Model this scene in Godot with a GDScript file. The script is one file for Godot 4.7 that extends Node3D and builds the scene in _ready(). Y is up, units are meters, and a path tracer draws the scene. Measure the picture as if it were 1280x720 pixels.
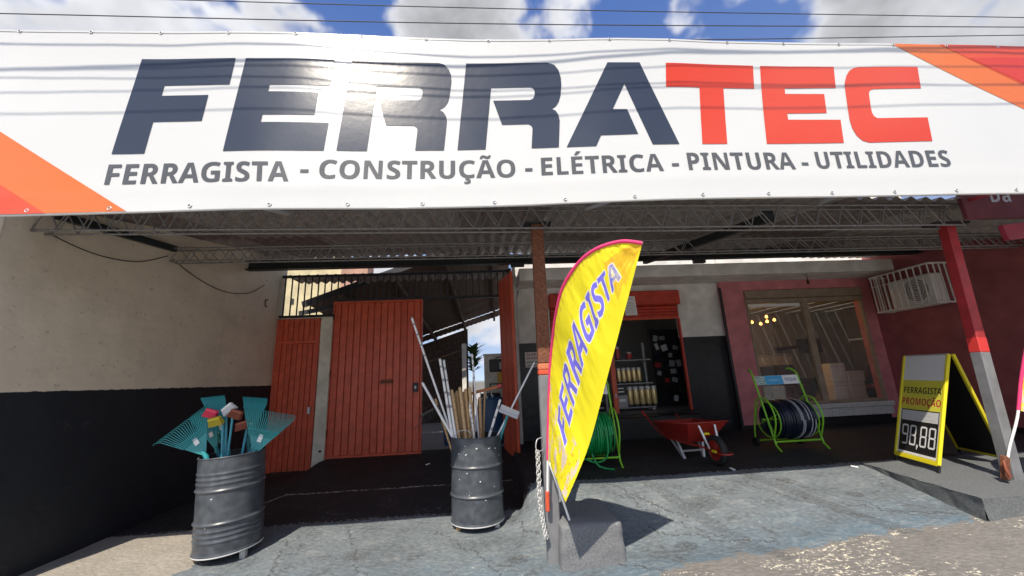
extends Node3D

# ------------------------------------------------------------------ mesh builder
class G:
	var v := PackedVector3Array()
	var n := PackedVector3Array()
	var uv := PackedVector2Array()
	var use_uv := false

	func tri(a: Vector3, b: Vector3, c: Vector3, na: Vector3, nb: Vector3, nc: Vector3, ua := Vector2.ZERO, ub := Vector2.ZERO, uc := Vector2.ZERO) -> void:
		if (b - a).cross(c - a).dot(na + nb + nc) > 0.0:
			v.append(a); v.append(c); v.append(b)
			n.append(na); n.append(nc); n.append(nb)
			uv.append(ua); uv.append(uc); uv.append(ub)
		else:
			v.append(a); v.append(b); v.append(c)
			n.append(na); n.append(nb); n.append(nc)
			uv.append(ua); uv.append(ub); uv.append(uc)

	func flat(a: Vector3, b: Vector3, c: Vector3, out: Vector3) -> void:
		var m := (b - a).cross(c - a).normalized()
		if m.dot(out) < 0.0:
			m = -m
		tri(a, b, c, m, m, m)

	func quad(a: Vector3, b: Vector3, c: Vector3, d: Vector3, out: Vector3) -> void:
		flat(a, b, c, out)
		flat(a, c, d, out)

	# a box with chamfered edges
	func box(c: Vector3, s: Vector3, bas := Basis(), bev := 0.0) -> G:
		var h := s * 0.5
		bev = minf(bev, minf(h.x, minf(h.y, h.z)) * 0.45)
		for ax in 3:
			var u := (ax + 1) % 3
			var w := (ax + 2) % 3
			for sg in [-1.0, 1.0]:
				var nn := Vector3.ZERO
				nn[ax] = sg
				var q := []
				for k in [[-1, -1], [1, -1], [1, 1], [-1, 1]]:
					var p := Vector3.ZERO
					p[ax] = sg * h[ax]
					p[u] = k[0] * (h[u] - bev)
					p[w] = k[1] * (h[w] - bev)
					q.append(c + bas * p)
				quad(q[0], q[1], q[2], q[3], bas * nn)
		if bev > 0.0:
			for ax in 3:
				var u := (ax + 1) % 3
				var w := (ax + 2) % 3
				for su in [-1.0, 1.0]:
					for sw in [-1.0, 1.0]:
						var p := []
						for e in [-1.0, 1.0]:
							var a := Vector3.ZERO
							a[ax] = e * (h[ax] - bev)
							var b := a
							a[u] = su * h[u]; a[w] = sw * (h[w] - bev)
							b[u] = su * (h[u] - bev); b[w] = sw * h[w]
							p.append(c + bas * a)
							p.append(c + bas * b)
						var o := Vector3.ZERO
						o[u] = su; o[w] = sw
						quad(p[0], p[1], p[3], p[2], bas * o)
			for sx in [-1.0, 1.0]:
				for sy in [-1.0, 1.0]:
					for sz in [-1.0, 1.0]:
						var a := Vector3(sx * h.x, sy * (h.y - bev), sz * (h.z - bev))
						var b := Vector3(sx * (h.x - bev), sy * h.y, sz * (h.z - bev))
						var d := Vector3(sx * (h.x - bev), sy * (h.y - bev), sz * h.z)
						flat(c + bas * a, c + bas * b, c + bas * d, bas * Vector3(sx, sy, sz))
		return self

	# a rectangular bar between two points; w is across, t is the other thickness
	func bar(a: Vector3, b: Vector3, w: float, t: float, side := Vector3.RIGHT, bev := 0.0) -> G:
		var y := (b - a).normalized()
		var x := (side - y * side.dot(y)).normalized()
		var z := x.cross(y)
		return box((a + b) * 0.5, Vector3(w, (b - a).length(), t), Basis(x, y, z), bev)

	func tube(pts: Array, r, sides := 8, caps := true) -> G:
		var m := pts.size()
		var prev: Vector3 = (pts[1] - pts[0]).normalized()
		var x := prev.cross(Vector3.UP)
		if x.length() < 0.05:
			x = prev.cross(Vector3.RIGHT)
		x = x.normalized()
		var rings := []
		var norms := []
		for i in m:
			var d: Vector3
			if i == 0: d = pts[1] - pts[0]
			elif i == m - 1: d = pts[i] - pts[i - 1]
			else: d = (pts[i + 1] - pts[i]).normalized() + (pts[i] - pts[i - 1]).normalized()
			d = d.normalized()
			x = (x - d * x.dot(d)).normalized()
			var y := d.cross(x)
			var rr: float = r[i] if r is Array else r
			var ring := []
			var nr := []
			for k in sides:
				var a := TAU * k / sides
				var o := x * cos(a) + y * sin(a)
				ring.append(pts[i] + o * rr)
				nr.append(o)
			rings.append(ring)
			norms.append(nr)
		for i in m - 1:
			for k in sides:
				var l := (k + 1) % sides
				tri(rings[i][k], rings[i][l], rings[i + 1][l], norms[i][k], norms[i][l], norms[i + 1][l])
				tri(rings[i][k], rings[i + 1][l], rings[i + 1][k], norms[i][k], norms[i + 1][l], norms[i + 1][k])
		if caps:
			for e in [0, m - 1]:
				var o: Vector3 = (pts[0] - pts[1]) if e == 0 else (pts[m - 1] - pts[m - 2])
				for k in range(1, sides - 1):
					flat(rings[e][0], rings[e][k], rings[e][k + 1], o)
		return self

	# profile of (radius, height) turned about y, then placed
	func lathe(prof: Array, xf := Transform3D(), segs := 24, flip := false) -> G:
		var m := prof.size()
		var pn := []
		for i in m:
			var t: Vector2 = prof[mini(i + 1, m - 1)] - prof[maxi(i - 1, 0)]
			var q := Vector2(t.y, -t.x).normalized()
			pn.append(-q if flip else q)
		for k in segs:
			var a0 := TAU * k / segs
			var a1 := TAU * (k + 1) / segs
			for i in m - 1:
				var p := []
				var q := []
				for e in [[i, a0], [i, a1], [i + 1, a1], [i + 1, a0]]:
					var f: Vector2 = prof[e[0]]
					var g: Vector2 = pn[e[0]]
					p.append(xf * Vector3(f.x * cos(e[1]), f.y, f.x * sin(e[1])))
					q.append((xf.basis * Vector3(g.x * cos(e[1]), g.y, g.x * sin(e[1]))).normalized())
				tri(p[0], p[1], p[2], q[0], q[1], q[2])
				tri(p[0], p[2], p[3], q[0], q[2], q[3])
		return self

	# polygon in the xy plane of xf, extruded along its z
	func prism(poly: PackedVector2Array, xf: Transform3D, depth: float) -> G:
		var ix := Geometry2D.triangulate_polygon(poly)
		for z in [0.0, depth]:
			var o := xf.basis.z * (1.0 if z == depth else -1.0)
			for i in range(0, ix.size(), 3):
				var q := []
				for k in 3:
					var p := poly[ix[i + k]]
					q.append(xf * Vector3(p.x, p.y, z))
				flat(q[0], q[1], q[2], o)
		var cw := Geometry2D.is_polygon_clockwise(poly)
		for i in poly.size():
			var a := poly[i]
			var b := poly[(i + 1) % poly.size()]
			var e := b - a
			var o := Vector3(e.y, -e.x, 0) * (-1.0 if cw else 1.0)
			quad(xf * Vector3(a.x, a.y, 0), xf * Vector3(b.x, b.y, 0), xf * Vector3(b.x, b.y, depth), xf * Vector3(a.x, a.y, depth), xf.basis * o)
		return self

	# grid over parameter lists; f(u, v) is a point, out a rough outward direction
	func grid(us: PackedFloat32Array, vs: PackedFloat32Array, f: Callable, out: Vector3, uvf = null) -> G:
		use_uv = uvf != null
		var w := us.size()
		var h := vs.size()
		var p := PackedVector3Array()
		p.resize(w * h)
		for j in h:
			for i in w:
				p[j * w + i] = f.call(us[i], vs[j])
		var q := PackedVector3Array()
		q.resize(w * h)
		for j in h:
			for i in w:
				var dx := p[j * w + mini(i + 1, w - 1)] - p[j * w + maxi(i - 1, 0)]
				var dy := p[mini(j + 1, h - 1) * w + i] - p[maxi(j - 1, 0) * w + i]
				var m := dx.cross(dy)
				m = m.normalized() if m.length() > 1e-12 else out.normalized()
				q[j * w + i] = m if m.dot(out) >= 0.0 else -m
		for j in h - 1:
			for i in w - 1:
				var a := j * w + i
				var b := a + 1
				var c := a + w + 1
				var d := a + w
				var ua := Vector2.ZERO
				var ub := Vector2.ZERO
				var uc := Vector2.ZERO
				var ud := Vector2.ZERO
				if use_uv:
					ua = uvf.call(us[i], vs[j]); ub = uvf.call(us[i + 1], vs[j]); uc = uvf.call(us[i + 1], vs[j + 1]); ud = uvf.call(us[i], vs[j + 1])
				tri(p[a], p[b], p[c], q[a], q[b], q[c], ua, ub, uc)
				tri(p[a], p[c], p[d], q[a], q[c], q[d], ua, uc, ud)
		return self

	func mesh() -> ArrayMesh:
		var arr := []
		arr.resize(Mesh.ARRAY_MAX)
		arr[Mesh.ARRAY_VERTEX] = v
		arr[Mesh.ARRAY_NORMAL] = n
		if use_uv:
			arr[Mesh.ARRAY_TEX_UV] = uv
		var m := ArrayMesh.new()
		m.add_surface_from_arrays(Mesh.PRIMITIVE_TRIANGLES, arr)
		return m

# ------------------------------------------------------------------ scene helpers
func thing(called: String, label: String, category: String, base := Vector3.ZERO, group := "") -> Node3D:
	var o := Node3D.new()
	o.name = called
	add_child(o, true)
	o.position = base
	o.set_meta("label", label)
	o.set_meta("category", category)
	if group: o.set_meta("group", group)
	return o

# shapes are given in world coordinates; a part is shifted back by its thing's base
func part(called: String, g, m: Material, parent: Node3D, label := "") -> MeshInstance3D:
	var o := MeshInstance3D.new()
	o.name = called
	o.mesh = g.mesh() if g is G else g
	o.material_override = m
	if parent.get_parent() == self:
		o.position = -parent.position
	parent.add_child(o, true)
	if label: o.set_meta("label", label)
	return o

# a shared mesh placed by a world transform, under a top-level thing
func put(called: String, mesh: Mesh, m: Material, parent: Node3D, xf: Transform3D) -> MeshInstance3D:
	var o := MeshInstance3D.new()
	o.name = called
	o.mesh = mesh
	o.material_override = m
	xf.origin -= parent.position
	o.transform = xf
	parent.add_child(o, true)
	return o

func solo(called: String, g, m: Material, label: String, category: String, group := "") -> MeshInstance3D:
	var o := MeshInstance3D.new()
	o.name = called
	o.mesh = g.mesh() if g is G else g
	o.material_override = m
	add_child(o, true)
	o.set_meta("label", label)
	o.set_meta("category", category)
	if group: o.set_meta("group", group)
	return o

func struct(called: String, g: G, m: Material) -> MeshInstance3D:
	var o := MeshInstance3D.new()
	o.name = called
	o.mesh = g.mesh()
	o.material_override = m
	add_child(o, true)
	o.set_meta("kind", "structure")
	return o

func between(a: Vector3, b: Vector3) -> Transform3D:   # unit-height bar along y, from a to b
	var y := b - a
	var x := y.cross(Vector3.FORWARD)
	if x.length() < 1e-4: x = Vector3.RIGHT
	x = x.normalized()
	return Transform3D(Basis(x, y, x.cross(y).normalized()), a)

func span(a: float, b: float, n: int) -> PackedFloat32Array:
	var r := PackedFloat32Array()
	for i in n + 1:
		r.append(lerpf(a, b, float(i) / n))
	return r

func V(x: float, y: float, z: float) -> Vector3:
	return Vector3(x, y, z)

func curve(pts: Array, t: float) -> Vector3:    # Catmull-Rom through pts, t from 0 to 1
	var m := pts.size() - 1
	var s := clampf(t, 0, 1) * m
	var i := mini(int(s), m - 1)
	return pts[i].cubic_interpolate(pts[i + 1], pts[maxi(i - 1, 0)], pts[mini(i + 2, m)], s - i)

func smooth_pts(pts: Array, n: int) -> Array:
	var r := []
	for i in n + 1: r.append(curve(pts, float(i) / n))
	return r

# ------------------------------------------------------------------ materials
var tex := {}
func noise_tex(key: String, freq: float, lo: float, hi: float, oct := 4, kind := FastNoiseLite.TYPE_SIMPLEX_SMOOTH, bump := 0.0, size := 512, contrast := 1.0) -> ImageTexture:
	if tex.has(key): return tex[key]
	var n := FastNoiseLite.new()
	n.seed = key.hash() % 9999
	n.noise_type = kind
	n.frequency = freq
	n.fractal_octaves = oct
	var im := n.get_seamless_image(size, size)
	if bump > 0.0:
		im.convert(Image.FORMAT_RGBA8)
		im.bump_map_to_normal_map(bump)
	else:
		var d := im.get_data()
		for i in d.size():
			var x := clampf((d[i] / 255.0 - 0.5) * contrast + 0.5, 0, 1)
			d[i] = int(255.0 * lerpf(lo, hi, x))
		im = Image.create_from_data(size, size, false, Image.FORMAT_L8, d)
	tex[key] = ImageTexture.create_from_image(im)
	return tex[key]

func mk(r: float, g: float, b: float, rough := 0.8, opt := {}) -> StandardMaterial3D:
	var m := StandardMaterial3D.new()
	m.albedo_color = Color(r, g, b).linear_to_srgb()
	m.roughness = rough
	m.metallic = opt.get("metal", 0.0)
	m.metallic_specular = opt.get("spec", 0.5)
	var s: float = opt.get("scale", 1.0)
	if opt.has("tex") or opt.has("bump"):
		m.uv1_triplanar = true
		m.uv1_world_triplanar = true
		m.uv1_scale = Vector3.ONE * s
	if opt.has("tex"): m.albedo_texture = opt.tex
	if opt.has("rtex"): m.roughness_texture = opt.rtex
	if opt.has("bump"):
		m.normal_enabled = true
		m.normal_texture = opt.bump
		m.normal_scale = opt.get("bs", 0.4)
	if opt.has("back"):
		m.backlight_enabled = true
		m.backlight = Color(opt.back[0], opt.back[1], opt.back[2]).linear_to_srgb()
	m.cull_mode = BaseMaterial3D.CULL_DISABLED
	return m

func glass(tint: float) -> StandardMaterial3D:
	var m := StandardMaterial3D.new()
	m.albedo_color = Color(0.75, 0.8, 0.8, tint)
	m.transparency = BaseMaterial3D.TRANSPARENCY_ALPHA
	m.roughness = 0.02
	m.cull_mode = BaseMaterial3D.CULL_DISABLED
	return m

# ------------------------------------------------------------------ lettering
var fonts := {}
func font_of(bold: bool) -> SystemFont:
	if not fonts.has(bold):
		var f := SystemFont.new()
		f.font_names = PackedStringArray(["Droid Sans"])
		f.font_weight = 700 if bold else 400
		fonts[bold] = f
	return fonts[bold]

# triangles of a text with the baseline at y = 0, cap height 1, starting at x = 0
func letters(text: String, bold := true) -> Array:
	var raw := []
	for s in ["H", text]:
		var tm := TextMesh.new()
		tm.text = s
		tm.font = font_of(bold)
		tm.font_size = 100
		tm.pixel_size = 0.01
		tm.depth = 0.0
		raw.append(tm.get_mesh_arrays())
	var lo := 1e9
	var hi := -1e9
	for p in raw[0][0]:
		lo = minf(lo, p.y); hi = maxf(hi, p.y)
	var x0 := 1e9
	var x1 := -1e9
	for p in raw[1][0]:
		x0 = minf(x0, p.x); x1 = maxf(x1, p.x)
	var out := PackedVector2Array()
	for i in raw[1][12]:
		var p: Vector3 = raw[1][0][i]
		out.append(Vector2((p.x - x0) / (hi - lo), (p.y - lo) / (hi - lo)))
	return [out, (x1 - x0) / (hi - lo)]

func fill_tris(im: Image, tris: PackedVector2Array, xf: Transform2D, col: Color) -> void:
	var w := im.get_width()
	var h := im.get_height()
	for i in range(0, tris.size(), 3):
		var a := xf * tris[i]
		var b := xf * tris[i + 1]
		var c := xf * tris[i + 2]
		var y0 := maxi(0, int(ceil(minf(a.y, minf(b.y, c.y)) - 0.5)))
		var y1 := mini(h - 1, int(floor(maxf(a.y, maxf(b.y, c.y)) - 0.5)))
		for y in range(y0, y1 + 1):
			var yy := y + 0.5
			var lo := 1e9
			var hi := -1e9
			for e in [[a, b], [b, c], [c, a]]:
				var p: Vector2 = e[0]
				var q: Vector2 = e[1]
				if (p.y <= yy and q.y >= yy) or (q.y <= yy and p.y >= yy):
					if absf(q.y - p.y) < 1e-6: continue
					var x := p.x + (q.x - p.x) * (yy - p.y) / (q.y - p.y)
					lo = minf(lo, x); hi = maxf(hi, x)
			if hi < lo: continue
			var xa := maxi(0, int(round(lo)))
			var xb := mini(w, int(round(hi)))
			if xb > xa: im.fill_rect(Rect2i(xa, y, xb - xa, 1), col)

# text whose box starts at (x, base) in pixels, cap height cap, drawn width wide
func write(im: Image, text: String, x: float, base: float, cap: float, wide: float, col: Color, bold := true) -> void:
	var l := letters(text, bold)
	fill_tris(im, l[0], Transform2D(Vector2(wide / l[1], 0), Vector2(0, -cap), Vector2(x, base)), col)

func poly_fill(im: Image, poly: PackedVector2Array, col: Color) -> void:
	var ix := Geometry2D.triangulate_polygon(poly)
	var t := PackedVector2Array()
	for i in ix: t.append(poly[i])
	fill_tris(im, t, Transform2D(), col)

func printed(im: Image, rough := 0.6, shrink := 2) -> StandardMaterial3D:
	if shrink > 1:
		im.resize(im.get_width() / shrink, im.get_height() / shrink, Image.INTERPOLATE_LANCZOS)
	var m := StandardMaterial3D.new()
	m.albedo_texture = ImageTexture.create_from_image(im)
	m.roughness = rough
	m.texture_repeat = false
	m.cull_mode = BaseMaterial3D.CULL_DISABLED
	return m

func lin(r: float, g: float, b: float) -> Color:
	return Color(r, g, b).linear_to_srgb()

# four-cornered sheet with uv (bottom left, bottom right, top right, top left), slightly thick
func card(bl: Vector3, br: Vector3, tr: Vector3, tl: Vector3, toward: Vector3) -> G:
	var g := G.new()
	g.use_uv = true
	var m := (br - bl).cross(tl - bl).normalized()
	if m.dot(toward) < 0: m = -m
	g.tri(bl, br, tr, m, m, m, Vector2(0, 1), Vector2(1, 1), Vector2(1, 0))
	g.tri(bl, tr, tl, m, m, m, Vector2(0, 1), Vector2(1, 0), Vector2(0, 0))
	return g

# ------------------------------------------------------------------ the lie of the land
func street_y(x: float) -> float:
	return 0.07 * maxf(0.0, minf(x, 7.0) - 0.5)

func ramp(d: float, ds: Array, ys: Array) -> float:
	for i in range(1, ds.size()):
		if d < ds[i]:
			return lerpf(ys[i - 1], ys[i], clampf((d - ds[i - 1]) / (ds[i] - ds[i - 1]), 0, 1))
	return ys[-1]

func ground_y(x: float, d: float) -> float:
	var sill := lerpf(0.2, 0.375, smoothstep(-3.3, -2.9, x))
	var l := ramp(d, [3.3, 4.7, 5.6, 6.08, 7.4, 9.0], [0.0, 0.075, 0.14, 0.165, sill, sill])
	var s := street_y(x)
	var r0 := lerpf(3.78, 3.45, smoothstep(1.1, 3.2, x))
	var r := ramp(d, [r0, r0 + 0.28, 4.6, 4.9, 7.8, 9.0], [s, lerpf(s, 0.4, 0.15), lerpf(s, 0.4, 0.84), 0.4, 0.44, 0.44])
	var k := smoothstep(4.5, 5.1, d)
	var t := smoothstep(lerpf(0.05, 0.355, k), lerpf(0.75, 0.4, k), x)
	return lerpf(l, r, t)

func wall_x(z: float) -> float:     # the left wall runs slightly inwards
	return -3.96 - 0.125 * (z + 7.5)

func roof_y(x: float, d: float) -> float:
	return 3.53 - 0.034 * maxf(x, 0.0) + 0.15 * (d - 3.65)

var P := {}
var rng := RandomNumberGenerator.new()

func _ready() -> void:
	rng.seed = 7
	set_camera_and_light()
	materials()
	ground()
	left_wall()
	gates()
	yard()
	shop()
	tenant()
	canopy()
	banner()
	posts()
	wires()
	drum_with_rakes()
	drum_with_poles()
	flags()
	reels()
	barrow()
	price_board()
	small_things()
	houses_opposite()

func set_camera_and_light() -> void:
	var cam := Camera3D.new()
	cam.name = "camera"
	cam.fov = 73.74
	cam.near = 0.05
	cam.far = 400.0
	cam.transform = Transform3D(Basis(Vector3.UP, deg_to_rad(-3.9)) * Basis(Vector3.RIGHT, deg_to_rad(13.4)) * Basis(Vector3.BACK, deg_to_rad(-2.6)), V(0, 1.6, 0))
	add_child(cam)
	cam.current = true
	var sun := DirectionalLight3D.new()
	sun.name = "sun"
	sun.light_energy = 0.98
	sun.light_color = Color(1.0, 0.955, 0.89)
	sun.light_angular_distance = 0.5
	sun.shadow_enabled = true
	var to := V(-0.27, 1.0, 0.67).normalized()
	sun.basis = Basis.looking_at(-to, Vector3.UP)
	add_child(sun)
	var we := WorldEnvironment.new()
	we.name = "air"
	var e := Environment.new()
	e.background_mode = Environment.BG_SKY
	e.tonemap_mode = Environment.TONE_MAPPER_LINEAR
	e.tonemap_exposure = 1.85
	e.sdfgi_enabled = true
	e.ssao_enabled = true
	e.ssil_enabled = true
	var sky := Sky.new()
	var sm := PanoramaSkyMaterial.new()
	sm.panorama = sky_picture()
	sky.sky_material = sm
	e.sky = sky
	e.background_energy_multiplier = 1.2
	we.environment = e
	add_child(we)

# deep blue with broken cumulus; clouds thicker in some directions, as the day had it
func sky_picture() -> ImageTexture:
	var w := 1536
	var h := 768
	var n := FastNoiseLite.new()
	n.seed = 11
	n.frequency = 1.7
	n.fractal_octaves = 6
	n.fractal_gain = 0.55
	var n2 := FastNoiseLite.new()
	n2.seed = 5
	n2.frequency = 5.0
	n2.fractal_octaves = 5
	var heaps := [[V(-.62, .60, -.52), 0.26, 0.42], [V(-.44, .667, -.601), 0.13, 0.20], [V(-.25, .73, -.639), 0.09, -0.75], [V(-.03, .745, -.66), 0.20, 0.45], [V(.171, .747, -.642), 0.10, 0.22],
		[V(.32, .72, -.60), 0.05, -0.35], [V(.39, .689, -.614), 0.06, 0.25], [V(.53, .632, -.56), 0.11, -0.62], [V(.465, .678, -.569), 0.05, 0.22], [V(.74, .52, -.44), 0.2, 0.50]]
	var sun_dir := V(-0.27, 1.0, 0.67).normalized()
	for k in heaps: k[0] = k[0].normalized()
	var im := Image.create_empty(w, h, false, Image.FORMAT_RGBF)
	for j in h:
		var el := PI * (0.5 - (j + 0.5) / h)
		for i in w:
			var az := TAU * (i + 0.5) / w
			var d := V(sin(az) * cos(el), sin(el), -cos(az) * cos(el))
			var c: Color
			if el < -0.02:
				c = Color(0.16, 0.15, 0.135)
			else:
				var y := maxf(d.y, 0.0)
				var blue := Color(0.34, 0.42, 0.52).lerp(Color(0.008, 0.048, 0.20), pow(y, 0.40) if y > 0 else 0.0)
				var dd := V(d.x, d.y * 1.7, d.z)
				var wob := V(n2.get_noise_3dv(dd * 1.3), n2.get_noise_3dv(dd * 1.3 + V(9, 0, 0)), n2.get_noise_3dv(dd * 1.3 + V(0, 9, 0))) * 0.07
				var f := n.get_noise_3dv(dd + wob) * 0.9 + 0.05
				for k in heaps:
					f += k[2] * exp(-(d + wob * 0.7 - k[0]).length_squared() / (k[1] * k[1]))
				var g := n2.get_noise_3dv(dd * 1.6 + wob)
				var cover := smoothstep(0.0, 0.34, f + g * 0.34)
				var thick := smoothstep(0.1, 0.75, f + g * 0.25)
				var lum := lerpf(0.39, 0.225, thick) + g * 0.11
				lum *= 1.0 + 3.5 * pow(maxf(0.0, d.dot(sun_dir)), 3.0)      # clouds on the sun's side are lit through, and boosted further as fill
				var cl := Color(lum * 0.97, lum * 0.985, lum * 1.04)
				c = blue.lerp(cl, cover)
			im.set_pixel(i, j, c)
	return ImageTexture.create_from_image(im)

# houses over the road: seen only as the dark mirror image in the wide window
func houses_opposite() -> void:
	var specs := [[V(12, 0.4, 15), 9.0, 4.2, "cream", "single storey house across the street, left of the three the window mirrors"], [V(22.5, 0.4, 15.5), 10.0, 5.4, "pink", "taller pinkish house across the street, middle of the three the window mirrors"], [V(33, 0.4, 15), 9.0, 4.4, "white", "pale house across the street, right of the three the window mirrors"]]
	for q in specs:
		var c: Vector3 = q[0]
		var w: float = q[1]
		var h: float = q[2]
		var t := thing("house", q[4], "house", c)
		part("wall", G.new().box(c + V(0, h / 2, 0), V(w, h, 6)), {"cream": P.cream, "pink": P.far_pink, "white": P.plaster}[q[3]], t)
		part("roof", G.new().prism(PackedVector2Array([Vector2(-3.4, 0), Vector2(3.4, 0), Vector2(0, 1.4)]), Transform3D(Basis(V(0, 0, 1), V(0, 1, 0), V(-1, 0, 0)), c + V(w / 2 + 0.2, h, 0)), w + 0.4), P.tile_roof, t)
		var d := part("door", G.new().box(c + V(-w * 0.1, 1.05, -3.02), V(0.95, 2.1, 0.06)), P.brown, t)
		part("handle", G.new().box(c + V(-w * 0.1 + 0.38, 1.05, -3.07), V(0.04, 0.14, 0.05)), P.steel, d)
		for s in [-0.32, 0.25]:
			var f := part("window", G.new().box(c + V(w * s, 1.7, -3.02), V(1.4, 1.1, 0.06)), P.white, t)
			part("pane", G.new().box(c + V(w * s, 1.7, -3.055), V(1.24, 0.94, 0.01)), P.dado, f)

func materials() -> void:
	var grain := noise_tex("grain", 0.05, 0.72, 1.0, 5)
	var blotch := noise_tex("blotch", 0.008, 0.86, 1.0, 5, FastNoiseLite.TYPE_SIMPLEX_SMOOTH, 0.0, 512, 1.3)
	var worn := noise_tex("worn", 0.02, 0.74, 1.0, 5, FastNoiseLite.TYPE_SIMPLEX_SMOOTH, 0.0, 512, 1.6)
	var fine := noise_tex("fine", 0.06, 0, 1, 4, FastNoiseLite.TYPE_SIMPLEX_SMOOTH, 3.0)
	var lumpy := noise_tex("lumpy", 0.015, 0, 1, 4, FastNoiseLite.TYPE_SIMPLEX_SMOOTH, 5.0)
	P.plaster = mk(0.70, 0.62, 0.495, 0.9, {"tex": blotch, "bump": lumpy, "bs": 0.35, "scale": 0.5})
	P.cream = mk(0.80, 0.75, 0.63, 0.85, {"tex": blotch, "bump": lumpy, "bs": 0.25, "scale": 0.7})
	P.white = mk(0.84, 0.82, 0.77, 0.8, {"tex": blotch, "bump": lumpy, "bs": 0.2, "scale": 0.6})
	P.dado = mk(0.0105, 0.014, 0.0205, 0.42, {"tex": worn, "bump": lumpy, "bs": 0.3, "scale": 0.6})
	P.black = mk(0.014, 0.015, 0.016, 0.5, {"tex": worn, "scale": 1.0})
	P.pink = mk(0.66, 0.235, 0.255, 0.75, {"tex": blotch, "bump": lumpy, "bs": 0.25, "scale": 0.6})
	P.maroon = mk(0.40, 0.115, 0.125, 0.75, {"tex": blotch, "bump": lumpy, "bs": 0.25, "scale": 0.6})  # the shop front's pink paint again, darkened to stand for shade
	P.red_gate = mk(0.72, 0.115, 0.05, 0.42, {"tex": blotch, "bump": fine, "bs": 0.1, "scale": 1.0})
	P.red_gate2 = mk(0.66, 0.10, 0.043, 0.45, {"tex": blotch, "bump": fine, "bs": 0.1, "scale": 1.3})
	P.red_shutter = mk(0.60, 0.062, 0.035, 0.5, {"tex": blotch, "scale": 1.0})
	P.iron = mk(0.03, 0.03, 0.032, 0.5, {"tex": worn, "scale": 2.0})
	P.truss = mk(0.30, 0.29, 0.28, 0.4, {"tex": worn, "scale": 3.0, "metal": 0.25})
	P.roof = mk(0.40, 0.36, 0.335, 0.6, {"tex": worn, "bump": fine, "bs": 0.2, "scale": 0.6})
	P.roof2 = mk(0.25, 0.205, 0.19, 0.65, {"tex": worn, "bump": fine, "bs": 0.2, "scale": 0.8})
	P.beam = mk(0.02, 0.028, 0.03, 0.5, {"tex": worn, "scale": 1.0})
	P.rust = mk(0.24, 0.09, 0.045, 0.85, {"tex": worn, "bump": fine, "bs": 0.5, "scale": 2.5})
	P.orange = mk(0.85, 0.12, 0.05, 0.6, {"tex": grain, "scale": 3.0})
	P.peach = mk(0.80, 0.25, 0.12, 0.6, {"tex": worn, "scale": 5.0})
	P.grey_paint = mk(0.22, 0.225, 0.235, 0.5, {"tex": blotch, "bump": lumpy, "bs": 0.08, "scale": 1.0})
	P.red_post = mk(0.42, 0.03, 0.035, 0.5, {"tex": blotch, "scale": 1.5})
	P.drum = mk(0.092, 0.106, 0.123, 0.36, {"tex": worn, "bump": lumpy, "bs": 0.07, "scale": 0.9})
	P.drum_in = mk(0.03, 0.033, 0.038, 0.7)
	P.teal = mk(0.04, 0.36, 0.37, 0.4, {"tex": grain, "scale": 3.0})
	P.teal_d = mk(0.03, 0.30, 0.33, 0.45)
	P.blue_pole = mk(0.06, 0.33, 0.42, 0.35)
	P.label = mk(0.80, 0.80, 0.78, 0.5)
	P.wood = mk(0.64, 0.41, 0.19, 0.6, {"tex": worn, "scale": 4.0})
	P.wood2 = mk(0.76, 0.52, 0.27, 0.6, {"tex": worn, "scale": 4.0})
	P.brown = mk(0.26, 0.07, 0.035, 0.6)
	P.alu = mk(0.72, 0.72, 0.72, 0.35, {"metal": 0.4})
	P.white_pole = mk(0.80, 0.80, 0.79, 0.35)
	P.green = mk(0.24, 0.62, 0.03, 0.35)
	P.hose_green = mk(0.01, 0.30, 0.08, 0.3)
	P.hose_dark = mk(0.012, 0.017, 0.035, 0.3)
	P.hose_pale = mk(0.45, 0.47, 0.50, 0.35)
	P.rubber = mk(0.015, 0.015, 0.015, 0.7)
	P.red_tray = mk(0.42, 0.035, 0.025, 0.35, {"tex": grain, "scale": 2.0})
	P.steel = mk(0.52, 0.53, 0.54, 0.4, {"metal": 0.5})
	P.yellow = mk(0.80, 0.68, 0.02, 0.45)
	P.panel_black = mk(0.012, 0.012, 0.013, 0.6)
	P.tan = mk(0.34, 0.265, 0.19, 0.5, {"tex": blotch, "scale": 1.0})
	P.tile = mk(0.74, 0.73, 0.69, 0.25, {"tex": grain, "scale": 1.0})
	P.concrete = mk(0.235, 0.243, 0.252, 0.85, {"tex": grain, "bump": fine, "bs": 0.5, "scale": 1.6})
	P.kerb = mk(0.165, 0.178, 0.185, 0.85, {"tex": grain, "bump": fine, "bs": 0.45, "scale": 1.3})
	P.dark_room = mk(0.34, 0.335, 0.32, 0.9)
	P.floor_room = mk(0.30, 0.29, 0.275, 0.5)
	P.gold = mk(0.80, 0.64, 0.32, 0.25, {"metal": 0.5})
	P.can_red = mk(0.5, 0.05, 0.05, 0.35)
	P.shelf = mk(0.35, 0.35, 0.36, 0.5)
	P.box_white = mk(0.82, 0.82, 0.80, 0.6)
	P.cable = mk(0.02, 0.018, 0.016, 0.6)
	P.wire = mk(0.05, 0.05, 0.055, 0.6)
	P.pinkcloth = mk(0.85, 0.06, 0.22, 0.7, {"back": [0.4, 0.03, 0.1]})
	P.blue_plastic = mk(0.02, 0.07, 0.17, 0.45)
	P.yellow_box = mk(0.55, 0.30, 0.03, 0.6)
	P.leaf = mk(0.06, 0.13, 0.03, 0.5, {"back": [0.03, 0.07, 0.01]})
	P.far_wall = mk(0.62, 0.54, 0.33, 0.9, {"tex": blotch, "scale": 0.3})
	P.far_pink = mk(0.50, 0.30, 0.22, 0.9, {"tex": blotch, "scale": 0.3})
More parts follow.
